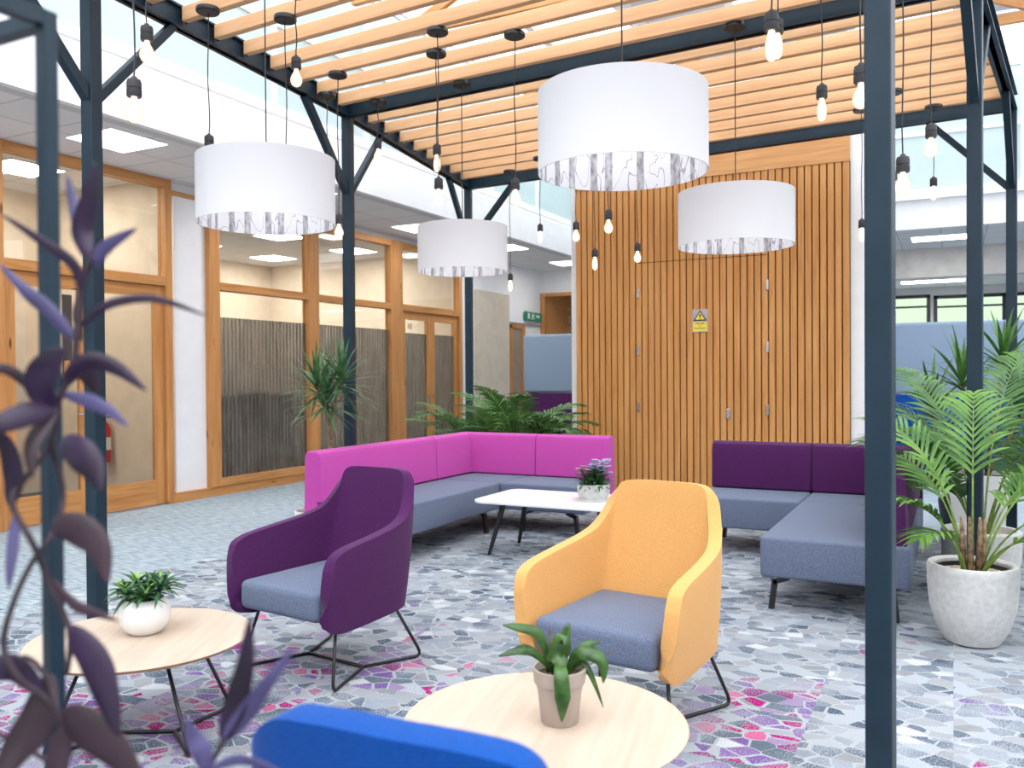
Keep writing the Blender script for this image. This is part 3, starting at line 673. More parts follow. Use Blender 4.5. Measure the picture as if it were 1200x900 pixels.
booth('high_back_booth', 'long high-backed booth, pale blue over royal blue, behind the right-hand palms', -.78, 3.0, 11.5, 13.0, 1.95, 1.08, booth_f, blue_f, 2)

# ------------------------------------------------------------------ pergola
ZB = 3.49
PLn, PLm, PLf = Vector((-4.17, 3.15, 0)), Vector((-4.47, 5.77, 0)), Vector((-4.98, 8.65, 0))
PRn, PRm, PRf = Vector((-.20, 2.88, 0)), Vector((.11, 5.51, 0)), Vector((.43, 8.20, 0))
pg = thing('pergola', 'dark steel pergola frame with pale timber battens over the seating area', 'pergola', (0, 0, 0))
S = .078
def post(p, d, top=ZB+.02):
    an = math.atan2(d.y, d.x)
    o = MB().box(-S/2, S/2, -S/2, S/2, 0, top, bev=.006, seg=2).box(-S*.9, S*.9, -S*.9, S*.9, 0, .008).obj('post', steel, pg, loc=tuple(p)); o.rotation_euler = (0, 0, an)
for p, d in ((PLn, PLm-PLn), (PLm, PLf-PLn), (PLf, PLf-PLm), (PRn, PRm-PRn), (PRm, PRf-PRn), (PRf, PRf-PRm)): post(p, d)
def zv(p, z): return Vector((p.x, p.y, z))
def beam(p, q, h=.13):
    m = MB(); m.bar(zv(p, ZB+.006), zv(q, ZB+.006), .085, .012); m.bar(zv(p, ZB+h/2), zv(q, ZB+h/2), .03, h); m.bar(zv(p, ZB+h), zv(q, ZB+h), .085, .012)
    m.obj('beam', steel, pg)
eL = PLn + (PLn-PLm).normalized()*1.1; eR = PRn + (PRn-PRm).normalized()*1.1
beam(eL, PLm); beam(PLm, PLf); beam(eR, PRm); beam(PRm, PRf)
for a, b_ in ((PLn, PRn), (PLm, PRm), (PLf, PRf)): beam(a, b_, .12)
def brace(p, d, zl=2.86, run=.62):
    d = d.normalized(); m = MB()
    m.bar(zv(p, zl)+d*.02, zv(p+d*run, ZB), .05, .05, bev=.004)
    m.tube([zv(p, zl+.06)+d*.045+Vector((0, 0, .0)), zv(p, zl+.06)+d*.06], .009, 8)
    m.obj('brace', steel, pg)
AL, AL2, AR = PLm-PLn, PLf-PLm, PRf-PRn
brace(PLn, AL); brace(PLn, -AL); brace(PLm, AL2); brace(PLm, -AL); brace(PLf, -AL2); brace(PLf, PRf-PLf)
brace(PRn, AR); brace(PRn, -AR); brace(PRm, AR); brace(PRm, -AR); brace(PRf, -AR); brace(PRf, PLf-PRf)
SZ0, SZ1, ST = 3.527, 3.615, .048
SLATS = []
def slats(a, b_, c, d, n, ks):
    for k in ks:
        p = a.lerp(b_, k/n); q = c.lerp(d, k/n); u = (q-p).normalized()
        p = p+u*.05; q = q-u*.05
        SLATS.append((p.copy(), q.copy()))
        mid = (p+q)/2; L = (q-p).length
        o = MB().box(-L/2, L/2, -ST/2, ST/2, SZ0, SZ1, bev=.003, seg=1).obj('slat', oak_x, pg, loc=(mid.x, mid.y, 0)); o.rotation_euler = (0, 0, math.atan2(u.y, u.x))
        for s_ in (-1, 1): MB().box(*sorted((s_*(L/2+.03), s_*(L/2-.07))), ST/2-.001, ST/2+.005, SZ0+.002, SZ1-.004).obj('bracket', steel, o)
slats(PLm, PLf, PRm, PRf, 9, range(1, 9))
slats(PLn, PLm, PRn, PRm, 9, [k+.33 for k in range(0, 9)])
slats(eL, PLn, eR, PRn, 4, range(1, 4))
def slat_snap(p):
    "nearest point under a batten, where a canopy is screwed on"
    best = None
    for a, b_ in SLATS:
        u = (b_-a); t = max(0, min(1, (p-a).dot(u)/u.dot(u))); c = a+u*t; dd = (Vector((p.x, p.y, 0))-c).length
        if best is None or dd < best[0]: best = (dd, c)
    return best[1]

# ------------------------------------------------------------------ pendants
def rose(m, z):
    m.lathe([(0, z), (.066, z), (.068, z-.006), (.068, z-.024), (.062, z-.030), (0, z-.030)], n=24)
SOCK = [(0, .078), (.010, .078), (.013, .070), (.024, .066), (.0275, .055), (.0275, .034), (.025, .033), (.025, .029), (.028, .028), (.028, .006), (.0255, 0), (0, 0)]
def bulb_profile(kind):
    if kind == 'globe': return [(.012, 0), (.014, -.014), (.026, -.034), (.0335, -.055), (.0325, -.074), (.022, -.092), (.008, -.099), (0, -.100)]
    return [(.013, 0), (.016, -.015), (.022, -.035), (.0245, -.055), (.024, -.085), (.018, -.106), (.007, -.116), (0, -.117)]
NP = 0
def under_batten(x, y, D):
    best = None
    for k in range(-40, 41):
        q = pd(x, y, D+k*.01); P = Vector((q.x, q.y, 0)); o_ = (P-slat_snap(P)).length
        c = max(0, o_-.07)*20 + abs(k)*.01
        if best is None or c < best[0]: best = (c, P, q.z)
    return best[1], best[2]
def pendant(x, y, Z, label, canopy=None, kind='globe'):
    "x, y: where the socket top sits in the view, Z its distance; canopy: the batten side point when it is known"
    if canopy is not None:
        c = ps(canopy[0], canopy[1], SZ0-.02); P = Vector((c.x, c.y, 0)); d = Vector((F.x, F.y, 0))
        # socket height from the view ray that passes over this spot
        D = (P-Vector((0, 0, 0))).dot(Vector((F.x, F.y, 0)))/(F.x*F.x+F.y*F.y); zz = pd(x, y, D).z
    else:
        q = pd(x, y, Z); P = Vector((q.x, q.y, 0)); zz = q.z
    P, zz = under_batten(x, y, D if canopy is not None else Z)
    off = 0; s = P.copy()
    t = thing('bulb_pendant', label, 'pendant light', (P.x, P.y, 0), 0, 'bare bulb pendants')
    m = MB(); rose(m, SZ0); m.obj('canopy', black_metal, t, smooth='auto').location = (s.x-P.x, s.y-P.y, 0) if off < .16 else (0, 0, 0)
    tx, ty = (s.x-P.x, s.y-P.y)
    pts = []
    for k in range(13):
        f_ = k/12; zc = SZ0-.03 + (zz-.002-SZ0+.03)*f_; w_ = (1-f_)**3
        pts.append((tx*w_ + .003*math.sin(f_*9+x), ty*w_ + .003*math.cos(f_*7+x), zc))
    pts[-1] = (0, 0, zz-.002)
    MB().tube(pts, .0035, 6).obj('cable', black_metal, t)
    MB().lathe([(r_, zz-.078+z) for r_, z in SOCK], n=20).obj('socket', plain_sock, t, smooth='auto')
    b_ = MB().lathe([(r_, zz-.078+z) for r_, z in bulb_profile(kind)], n=20).obj('bulb', bulb_mat, t, smooth=True)
    fm = MB(); zb = zz-.078
    fm.tube([(-.006, 0, zb-.02), (-.009, 0, zb-.06), (-.004, .006, zb-.075), (.004, -.004, zb-.045), (.006, .004, zb-.075), (.009, 0, zb-.06), (.006, 0, zb-.02)], .0016, 5)
    fm.obj('filament', filament, b_)
    return t
plain_sock = plain('dark_socket', (.035, .033, .038), rough=.6, noise=.1)
pendant(172, 28, 3.88, 'bare bulb at top left, just below beam, in front of the diagonal brace')
pendant(157, 90, 3.39, 'lowest bare bulb at top left, beside the near left post')
pendant(245, 157, 5.1, 'bare bulb just above left rim of the left drum shade', (242, 12))
pendant(347, 65, 4.87, 'bare bulb in front of left beam where a brace meets it')
pendant(336, 205, 5.2, 'bulb pendant whose bulb hides behind the left drum shade, nearer canopy', (332, 22))
pendant(384, 200, 6.6, 'bulb pendant dropping behind a brace and the left drum shade', (383, 112))
pendant(397, 250, 6.2, 'bare bulb beside right edge of left drum shade and the middle post', (396, 88))
pendant(443, 163, 6.8, 'bare bulb in front of the brace right of the middle left post', (443, 120))
pendant(512, 168, 5.8, 'upper of two bare bulbs hanging one above the other', (512, 63), 'tube')
pendant(514, 207, 5.4, 'lower of two bare bulbs hanging one above the other', (512, 37))
pendant(604, 208, 5.5, 'bare bulb in front of the far beam, left of the big drum shade', (602, 41))
pendant(598, 320, 9.1, 'lone low bare bulb right of smallest drum shade, over the exit sign', (598, 200), 'tube')
pendant(633, 262, 8.6, 'bare bulb left of the big drum shade, against the white fascia', (630, 186), 'tube')
pendant(675, 259, 7.45, 'bare bulb at left edge of slatted timber wall')
pendant(697, 291, 7.65, 'lower bare bulb left of centre, in front of slatted timber wall', None, 'tube')
pendant(713, 245, 6.3, 'bare bulb closest beneath the big drum shade')
pendant(747, 284, 7.65, 'bare bulb before the timber wall, left of the right-hand drum shade')
pendant(904, 12, 3.34, 'large bright bare bulb at top right, nearer of an overlapping pair', None, 'tube')
pendant(911, 20, 4.0, 'bare bulb at top right mostly hidden behind a larger one', None, 'tube')
pendant(963, 98, 4.42, 'bare bulb against the battens, left of near right post', None, 'tube')
pendant(1009, 74, 3.34, 'bare bulb cut off by left side of the near right post')
pendant(1058, 181, 3.67, 'large bare bulb just right of the near right post')
pendant(1091, 144, 4.46, 'bare bulb in front of the far beam between the two right posts')
pendant(1094, 207, 7.06, 'small far bare bulb hanging below another between the right posts', (1094, 126), 'tube')
pendant(1010, 256, 7.1, 'small far bare bulb by the left side of the near right post', (1005, 129), 'tube')
pendant(1047, 200, 6.6, 'bulb pendant hidden behind the near right post, canopy showing', (1052, 107))

def drum(x, ytop, Z, label, rad=.35, hgt=.335, canopy=None):
    q = pd(x, ytop, Z)
    if canopy is not None:
        c = ps(canopy[0], canopy[1], SZ0-.02); D = (c.x*F.x+c.y*F.y)/(F.x*F.x+F.y*F.y); q = pd(x, ytop, D)
    P, zt = under_batten(x, ytop, D if canopy is not None else Z); s = P.copy()
    t = thing('drum_pendant', label, 'pendant light', (P.x, P.y, 0), 0, 'white drum shade pendants')
    m = MB(); rose(m, SZ0); m.obj('canopy', black_metal, t, smooth='auto').location = (s.x-P.x, s.y-P.y, 0)
    MB().tube([((s.x-P.x)*(1-k/8)**3, (s.y-P.y)*(1-k/8)**3, SZ0-.03+(zt-.03-SZ0+.03)*k/8) for k in range(9)], .0035, 6).obj('cable', black_metal, t)
    sh = MB().lathe([(rad-.003, -hgt), (rad, -hgt), (rad, -hgt+.004), (rad-.0005, -hgt+.006), (rad-.0005, -.006), (rad, -.004), (rad, 0), (rad-.003, 0)], n=96).obj('lamp_shade', shade_mat, t, smooth='auto', loc=(0, 0, zt))
    MB().lathe([(rad-.0035, -hgt), (rad-.0035, 0)], n=96).obj('lining', lining_mat, sh, smooth=True)
    r_ = MB()
    for k in range(3): an = k*2*PI/3+.4; r_.tube([(0, 0, -.03), ((rad-.004)*math.cos(an), (rad-.004)*math.sin(an), -.012)], .003, 6)
    r_.lathe([(.0, -.02), (.03, -.02), (.03, -.10), (0, -.10)], n=16); r_.obj('ring_fitting', black_metal, sh)
    bb = MB().lathe([(.013, -.10), (.03, -.135), (.034, -.16), (.022, -.19), (0, -.198)], n=16).obj('bulb', shade_bulb, sh, smooth=True)
    return t
shade_bulb = emit('shade_bulb_glow', (1, .93, .86), 7)
drum(312, 187, 4.47, 'white drum shade lowest at left, before the glazed wall')
drum(542, 266, 6.49, 'smallest white drum shade, farthest away, before the far left post', canopy=(540, 102), rad=.335)
drum(729, 108, 3.64, 'largest white drum shade, nearest, showing the woodland lining')
drum(862, 226, 5.42, 'white drum shade at right in front of slatted timber wall', canopy=(861, 33), rad=.355)

# ------------------------------------------------------------------ sofas
def sofa_leg(t, x, y, dx):
    m = MB(); m.bar((x+dx*.10, y, .185), (x+dx*.015, y, .155), .045, .024).bar((x+dx*.02, y, .165), (x, y, 0), .045, .028); m.obj('leg', black_metal, t)
def seat_block(t, x0, x1, y0, y1, m=grey_blue): MB().box(x0, x1, y0, y1, .193, .42, bev=.018, seg=3).obj('seat', m, t, smooth='auto')
def back_x(t, x0, x1, yf, m, zt=.80):       # back running along X, front face at yf
    poly = [(yf, .425), (yf+.012, zt-.05), (yf+.028, zt-.016), (yf+.06, zt), (yf+.13, zt), (yf+.16, zt-.016), (yf+.172, zt-.05), (yf+.185, .19), (yf+.06, .19), (yf+.06, .425)]
    M = Matrix(((0, 0, 1, 0), (1, 0, 0, 0), (0, 1, 0, 0), (0, 0, 0, 1)))
    b_ = MB(); b_.prism(poly, x0+.002, x1-.002, M); o = b_.obj('backrest', m, t, smooth='auto')
    md = o.modifiers.new('soft', 'BEVEL'); md.width = .012; md.segments = 3; md.limit_method = 'ANGLE'; md.angle_limit = .9
def back_y(t, y0, y1, xf, sgn, m, zt=.80):  # back running along Y, front face at xf, body towards sgn
    poly = [(0, .425), (.012, zt-.05), (.028, zt-.016), (.06, zt), (.13, zt), (.16, zt-.016), (.172, zt-.05), (.185, .19), (.06, .19), (.06, .425)]
    M = Matrix(((sgn, 0, 0, xf), (0, 0, 1, 0), (0, 1, 0, 0), (0, 0, 0, 1)))
    b_ = MB(); b_.prism(poly, y0+.002, y1-.002, M); o = b_.obj('backrest', m, t, smooth='auto')
    md = o.modifiers.new('soft', 'BEVEL'); md.width = .012; md.segments = 3; md.limit_method = 'ANGLE'; md.angle_limit = .9
ps_ = thing('corner_sofa', 'L-shaped corner sofa with magenta backs and blue-grey seats', 'sofa', (-4.07, 7.1, 0))
ox, oy = 4.07, -7.1
L = lambda x: x+4.07
M_ = lambda y: y-7.1
seat_block(ps_, L(-4.08), L(-3.48), M_(4.95), M_(6.545)); seat_block(ps_, L(-4.08), L(-3.48), M_(6.55), M_(7.12)); seat_block(ps_, L(-3.475), L(-2.69), M_(6.55), M_(7.12))
back_y(ps_, M_(4.93), M_(6.49), L(-4.07), -1, magenta_f); back_y(ps_, M_(6.49), M_(7.12), L(-4.07), -1, magenta_f)
back_x(ps_, L(-4.24), L(-3.40), M_(7.09), magenta_f); back_x(ps_, L(-3.40), L(-2.69), M_(7.09), magenta_f)
for x, y, dx in ((-3.54, 5.05, -1), (-4.15, 5.05, 1), (-3.54, 6.42, -1), (-4.15, 6.42, 1), (-2.78, 6.62, -1), (-2.78, 7.15, -1), (-3.3, 6.62, 1), (-4.15, 7.15, 1)): sofa_leg(ps_, L(x), M_(y), dx)
pu = thing('corner_sofa', 'corner sofa with dark purple backs and long blue-grey chaise seat', 'sofa', (-.3, 7.0, 0))
L = lambda x: x+.3
M_ = lambda y: y-7.0
seat_block(pu, L(-1.76), L(-.985), M_(6.44), M_(7.03)); seat_block(pu, L(-.98), L(-.20), M_(6.50), M_(7.03)); seat_block(pu, L(-.98), L(-.20), M_(4.99), M_(6.495))
back_x(pu, L(-1.76), L(-.98), M_(7.0), purple_f, .795); back_x(pu, L(-.98), L(-.20), M_(7.0), purple_f, .795)
back_y(pu, M_(5.02), M_(6.98), L(-.40), 1, purple_f, .795)
for x, y, dx in ((-.93, 5.07, 1), (-.27, 5.07, -1), (-1.68, 6.52, 1), (-1.68, 7.1, 1), (-.93, 6.55, 1), (-.27, 7.1, -1)): sofa_leg(pu, L(x), M_(y), dx)

# ------------------------------------------------------------------ armchairs
def shell_mesh():
    Bp = [(0, .215, .275), (.15, .215, .275), (.225, .205, .275), (.262, .175, .27), (.282, .13, .265), (.29, .06, .260), (.293, -.05, .255), (.295, -.17, .25), (.296, -.25, .25), (.296, -.31, .262), (.296, -.338, .285), (.296, -.348, .33)]
    Tp = [(0, .305, .897), (.13, .302, .896), (.195, .295, .885), (.232, .28, .845), (.256, .245, .775), (.284, .185, .705), (.310, .09, .668), (.327, -.05, .645), (.334, -.18, .628), (.336, -.27, .612), (.336, -.325, .585), (.335, -.350, .53)]
    Bc, Tc = crom(Bp, 6), crom(Tp, 6)
    full = [(Vector((-b_.x, b_.y, b_.z)), Vector((-t.x, t.y, t.z))) for b_, t in zip(Bc, Tc)][::-1][:-1] + list(zip(Bc, Tc))
    full = [(Vector((b_.x*.95, b_.y, b_.z)), Vector((t.x*.95, t.y, t.z-.006))) for b_, t in full]
    m = MB(); rows = []
    for b_, t in full:
        row = []
        for k in range(11):
            v = k/10; p = b_.lerp(t, v); o_ = Vector((p.x, p.y, 0)).normalized()*math.sin(v*PI)*.010
            row.append(m.b.verts.new(p + o_))
        rows.append(row)
    for a, c in zip(rows, rows[1:]):
        for k in range(10): m.b.faces.new((a[k], c[k], c[k+1], a[k+1]))
    return m
def armchair(label, shell_m, loc, rz, group='tub armchairs'):
    t = thing('armchair', label, 'armchair', loc, rz, group)
    sh = shell_mesh().obj('shell', shell_m, t, smooth=True)
    md = sh.modifiers.new('padding', 'SOLIDIFY'); md.thickness = .052; md.offset = 0; md.use_even_offset = True
    md = sh.modifiers.new('rounding', 'BEVEL'); md.width = .019; md.segments = 4; md.limit_method = 'ANGLE'; md.angle_limit = .9
    MB().box(-.252, .252, -.352, .20, .295, .425, bev=.03, seg=4).obj('seat', grey_blue, t, smooth='auto')
    MB().prism([(-.25, -.24), (.25, -.24), (.25, .08), (.24, .16), (.19, .20), (-.19, .20), (-.24, .16), (-.25, .08)], .272, .30).obj('seat_base', shell_m, t)
    for sx in (-1, 1):
        node = (sx*.18, 0, .008)
        for sy in (-1, 1):
            top = (sx*.25, -.24 if sy < 0 else .14, .272); c = (sx*.30, -.31 if sy < 0 else .275, .008)
            tv, cv, nv = Vector(top), Vector(c), Vector(node)
            kx = cv + (tv-cv).normalized()*.045; ky = cv + (nv-cv).normalized()*.04
            curve = [kx.lerp(cv, s_).lerp(cv.lerp(ky, s_), s_) for s_ in (0, .25, .5, .75, 1)]
            MB().tube([tv+Vector((-sx*.03, 0, .0)), tv+Vector((0, 0, -.008))] + curve + [nv], .0075, 8).obj('leg', black_metal, t, smooth=True)
    MB().tube([(-.18, 0, .008), (.18, 0, .008)], .0085, 8).obj('stretcher', black_metal, t, smooth=True)
    return t
armchair('dark purple tub armchair with blue-grey seat, left of the yellow one', purple_f, (-2.60, 3.23, 0), math.radians(-7))
armchair('yellow tub armchair with blue-grey seat on wire base', yellow_f, (-1.135, 3.27, 0), math.radians(-7))
armchair('royal blue tub armchair seen from behind at the bottom edge', blue_f, (-.665, 1.225, 0), math.radians(183))

# ------------------------------------------------------------------ tables
def round_table(label, x, y, rz, r=.40, z=.37):
    t = thing('round_table', label, 'coffee table', (x, y, 0), rz, 'round maple coffee tables')
    tp = MB().lathe([(0, z-.018), (r-.02, z-.018), (r-.004, z-.006), (r, z-.002), (r-.002, z), (0, z)], n=96).obj('tabletop', maple, t, smooth='auto')
    MB().lathe([(r-.021, z-.0185), (r-.0035, z-.0065), (r+.0006, z-.0035), (r+.0006, z-.0025)], n=96).obj('edge', maple_edge, tp, smooth='auto')
    for sx in (-1, 1):
        nv = Vector((sx*.12, 0, .008))
        for sy in (-1, 1):
            tv = Vector((sx*.14, sy*.15, z-.019)); cv = Vector((sx*.26, sy*.24, .008))
            kx = cv + (tv-cv).normalized()*.05; ky = cv + (nv-cv).normalized()*.05
            curve = [kx.lerp(cv, s_).lerp(cv.lerp(ky, s_), s_) for s_ in (0, .25, .5, .75, 1)]
            MB().tube([tv] + curve + [nv], .0075, 8).obj('leg', black_metal, t, smooth=True)
    MB().tube([(-.12, 0, .008), (.12, 0, .008)], .008, 8).obj('stretcher', black_metal, t, smooth=True)
    MB().box(-.18, .18, -.18, .18, z-.022, z-.0185).obj('mounting_plate', black_metal, t)
    return t
round_table('round pale wood table at left holding white ball pot', -2.73, 2.25, .5)
round_table('round pale wood table at bottom centre holding greige pot', -1.03, 2.20, .2, r=.402)
wt = thing('coffee_table', 'white rectangular coffee table with black splayed legs by magenta sofa', 'coffee table', (-2.58, 5.91, 0))
def rrect(hx, hy, r, n=6):
    out = []
    for cx, cy, a0 in ((hx-r, hy-r, 0), (-hx+r, hy-r, 90), (-hx+r, -hy+r, 180), (hx-r, -hy+r, 270)):
        for k in range(n+1): a = math.radians(a0+90*k/n); out.append((cx+r*math.cos(a), cy+r*math.sin(a)))
    return out
m = MB(); m.prism(rrect(.62, .36, .10), .398, .42)
o = m.obj('tabletop', white_gloss, wt, smooth='auto'); md = o.modifiers.new('soft', 'BEVEL'); md.width = .005; md.segments = 2; md.limit_method = 'ANGLE'; md.angle_limit = .9
for sx in (-1, 1):
    for sy in (-1, 1): MB().tube([(sx*.42, sy*.19, .398), (sx*.52, sy*.25, 0)], [.024, .013], 12).obj('leg', black_metal, wt, smooth='auto')
MB().bar((-.42, -.19, .385), (.42, -.19, .385), .03, .02).bar((-.42, .19, .385), (.42, .19, .385), .03, .02).bar((-.42, -.19, .385), (-.42, .19, .385), .03, .02).bar((.42, -.19, .385), (.42, .19, .385), .03, .02).obj('underframe', black_metal, wt)

# ------------------------------------------------------------------ plants
def frond(lm, sm, base, az, el, length, droop, leaflets=22, ll=.22, lw=.011, rng=random, start=.25, vshape=.35, spread=1.0):
    p = Vector(base); e = el; pts = [p.copy()]; n = 16; ds = length/n
    for i in range(n):
        d = Vector((math.cos(az)*math.cos(e), math.sin(az)*math.cos(e), math.sin(e))); p = p + d*ds; pts.append(p.copy()); e -= droop/n*(.4+1.2*i/n)
    sm.tube(pts, [.006*(1-.8*i/n)+.001 for i in range(n+1)], 5, cap=False)
    for k in range(leaflets):
        t = start + (1-start)*(k+.5)/leaflets; fi = t*n; i0 = min(int(fi), n-1); q = pts[i0].lerp(pts[i0+1], fi-i0)
        d = (pts[i0+1]-pts[i0]).normalized(); sd_ = d.cross(Vector((0, 0, 1)))
        if sd_.length < .05: sd_ = Vector((-math.sin(az), math.cos(az), 0))
        sd_.normalize(); up = sd_.cross(d)
        env = math.sin(PI*(.12+.86*(k+.5)/leaflets))**.6
        for s_ in (-1, 1):
            fw = .55+.7*t
            dr = (sd_*s_*spread + d*fw + up*vshape + Vector((rng.uniform(-.08, .08), rng.uniform(-.08, .08), rng.uniform(-.08, .08)))).normalized()
            L_ = ll*env*rng.uniform(.85, 1.1); a = q; lp_ = [a]
            for j in range(1, 5): lp_.append(a + dr*L_*j/4 + Vector((0, 0, -1))*L_*.35*(j/4)**2)
            lm.leaf(lp_, [lw*.5, lw, lw*.95, lw*.6, .0008], up=up, fold=.3)
    return pts
def pot_cyl(rt, rb, h, th=.02): return [(0, 0), (rb*.9, 0), (rb, .012), ((rb+rt)/2*1.03, h*.45), (rt, h*.9), (rt, h-.006), (rt-.006, h), (rt-th+.004, h), (rt-th, h-.006), (rt-th, h-.05), (0, h-.05)]

# big speckled pot with bright palm, front right
p1 = thing('potted_palm', 'bright green palm in the front speckled white round pot', 'plant', (.085, 4.86, 0), 0, 'palms at the right')
MB().lathe([(0, 0), (.10, 0), (.125, .01), (.165, .08), (.195, .18), (.205, .28), (.207, .36), (.207, .385), (.20, .395), (.18, .395), (.172, .385), (.172, .345), (0, .345)], n=48).obj('pot', concrete, p1, smooth='auto')
MB().lathe([(0, .350), (.166, .350), (.166, .340), (0, .340)], n=32).obj('gravel', gravel, p1)
MB().lathe([(.160, .345), (.168, .345), (.168, .372), (.160, .372)], n=32, close=True).obj('liner_pot', black_metal, p1)
rg = random.Random(3); lm, sm, bm_ = MB(), MB(), MB()
for (az, el, Ln, dp, ll) in ((2.6, 1.42, 1.05, 1.3, .30), (3.5, 1.4, .62, 1.9, .22), (4.2, 1.2, .50, 1.9, .18), (1.4, 1.45, 1.15, 1.1, .30), (.4, 1.3, 1.0, 1.6, .28), (5.9, 1.15, .8, 1.9, .25), (5.5, 1.0, .62, 1.9, .24),
                         (3.7, 1.3, .72, 1.9, .22), (.9, 1.2, .85, 1.4, .26), (2.2, 1.3, .9, 1.5, .28), (6.2, 1.0, .62, 1.5, .22)):
    az += rg.uniform(-.15, .15)
    b0 = (.045*math.cos(az), .045*math.sin(az), .345)
    frond(lm, sm, b0, az, el, Ln*.92, dp, 14, ll*1.1, .0105, rg, start=.45, vshape=.3, spread=rg.uniform(.6, 1.0))
for k in range(7):
    an = k*.9; bm_.tube([(.04*math.cos(an), .04*math.sin(an), .345), (.05*math.cos(an), .05*math.sin(an), .50), (.055*math.cos(an), .055*math.sin(an), .62)], [.016, .012, .006], 8)
lm.obj('foliage', bright_green, p1, smooth=True); sm.obj('leaf_stalk', green_stem, p1); bm_.obj('stem', trunk_mat, p1, smooth=True)

# second speckled pot with fine palm behind it
p2 = thing('potted_palm', 'tall feathery palm in the second speckled pot, behind the front one', 'plant', (.15, 5.95, 0), 0, 'palms at the right')
MB().lathe([(0, 0), (.12, 0), (.15, .012), (.19, .10), (.215, .22), (.22, .36), (.22, .385), (.21, .395), (.19, .395), (.185, .385), (.185, .35), (0, .35)], n=48).obj('pot', concrete, p2, smooth='auto')
MB().lathe([(0, .355), (.183, .355), (.183, .345), (0, .345)], n=32).obj('gravel', gravel, p2)
lm, sm = MB(), MB(); rg = random.Random(11)
for (az, el, Ln, dp) in ((2.9, 1.4, 1.05, 1.3), (3.6, 1.3, .75, 1.6), (2.4, 1.4, 1.3, 1.2), (3.9, 1.25, 1.05, 1.7), (1.2, 1.4, 1.5, 1.3), (.3, 1.25, 1.4, 1.7), (5.6, 1.2, 1.3, 1.8), (5.3, 1.25, 1.2, 1.8), (2.0, 1.1, 1.2, 1.6), (4.3, 1.0, .9, 1.5), (6.0, 1.4, 1.5, 1.2)):
    frond(lm, sm, (.04*math.cos(az), .04*math.sin(az), .35), az+rg.uniform(-.2, .2), el, Ln, dp, 26, .34, .011, rg, start=.35)
lm.obj('foliage', palm_green, p2, smooth=True); sm.obj('leaf_stalk', green_stem, p2)

# tall white planter with upright spiky plant
p3 = thing('spiky_plant', 'upright spiky plant in square tapered white planter behind the palms', 'plant', (.16, 7.05, 0))
a = MB(); hh = .62
for z0_, z1_, s0, s1 in ((0, hh, .13, .20),):
    vb = [a.b.verts.new((sx*s0, sy*s0, z0_)) for sx, sy in ((-1, -1), (1, -1), (1, 1), (-1, 1))]; vt = [a.b.verts.new((sx*s1, sy*s1, z1_)) for sx, sy in ((-1, -1), (1, -1), (1, 1), (-1, 1))]
    vi = [a.b.verts.new((sx*(s1-.02), sy*(s1-.02), z1_)) for sx, sy in ((-1, -1), (1, -1), (1, 1), (-1, 1))]; vj = [a.b.verts.new((sx*(s1-.025), sy*(s1-.025), z1_-.04)) for sx, sy in ((-1, -1), (1, -1), (1, 1), (-1, 1))]
    a.b.faces.new(vb[::-1]); a.b.faces.new(vj)
    for k in range(4):
        for A_, B_ in ((vb, vt), (vt, vi), (vi, vj)): a.b.faces.new((A_[k], A_[(k+1) % 4], B_[(k+1) % 4], B_[k]))
a.obj('planter', white_ceramic, p3); MB().box(-.17, .17, -.17, .17, hh-.045, hh-.03).obj('soil', soil, p3)
lm, tk = MB(), MB(); rg = random.Random(5)
for (bx, by, tx, ty, tz) in ((0, 0, -.10, .02, 1.25), (.05, .03, .16, .05, 1.42), (-.05, .02, -.3, .0, 1.05), (.04, -.05, .28, .1, 1.05)):
    tk.tube([(bx, by, hh-.04), ((bx+tx)/2, (by+ty)/2, (hh+tz)/2-.03), (tx, ty, tz)], [.016, .013, .011], 7)
    for k in range(34):
        az = k*2.4; el = .15+1.3*(k/34); Lf = rg.uniform(.36, .55)
        d = Vector((math.cos(az)*math.cos(el), math.sin(az)*math.cos(el), math.sin(el))); b0 = Vector((tx, ty, tz-.06+.10*k/34))
        lm.leaf([b0+d*Lf*j/5+Vector((0, 0, -.22*Lf*(j/5)**2)) for j in range(6)], [.006, .014, .015, .012, .007, .001])
lm.obj('foliage', palm_green, p3, smooth=True); tk.obj('trunk', trunk_mat, p3, smooth=True)

# leafy dark plants further back at right
def bushy(name, label, x, y, potm, pr, ph, n, leaf_l, leaf_w, hgt, mat_, seed, group=None):
    t = thing(name, label, 'plant', (x, y, 0), 0, group)
    MB().lathe(pot_cyl(pr, pr*.75, ph), n=32).obj('pot', potm, t, smooth='auto'); MB().lathe([(0, ph-.045), (pr-.022, ph-.045), (pr-.022, ph-.055), (0, ph-.055)], n=24).obj('soil', soil, t)
    rg = random.Random(seed); lm, sm = MB(), MB()
    for k in range(n):
        az = rg.uniform(0, 2*PI); el = rg.uniform(.5, 1.45); L_ = hgt*rg.uniform(.4, 1.0)
        d = Vector((math.cos(az)*math.cos(el), math.sin(az)*math.cos(el), math.sin(el))); b0 = Vector((d.x*.03, d.y*.03, ph-.05)); tip = b0+d*L_
        sm.tube([b0, b0+d*L_*.5+Vector((0, 0, .03)), tip], .003, 5, cap=False)
        ld = Vector((math.cos(az), math.sin(az), rg.uniform(-.4, .5))).normalized(); ll = leaf_l*rg.uniform(.7, 1.1)
        lm.leaf([tip+ld*ll*j/6+Vector((0, 0, -.3*ll*(j/6)**2)) for j in range(7)], [leaf_w*w_ for w_ in (.15, .7, 1, .95, .7, .35, .02)])
    lm.obj('foliage', mat_, t, smooth=True); sm.obj('stem', green_stem, t); return t
bushy('potted_plant', 'dark green bushy plant between purple sofa and the feathery palm', .06, 7.75, blue_dark, .17, .34, 90, .20, .045, .85, deep_green, 4)
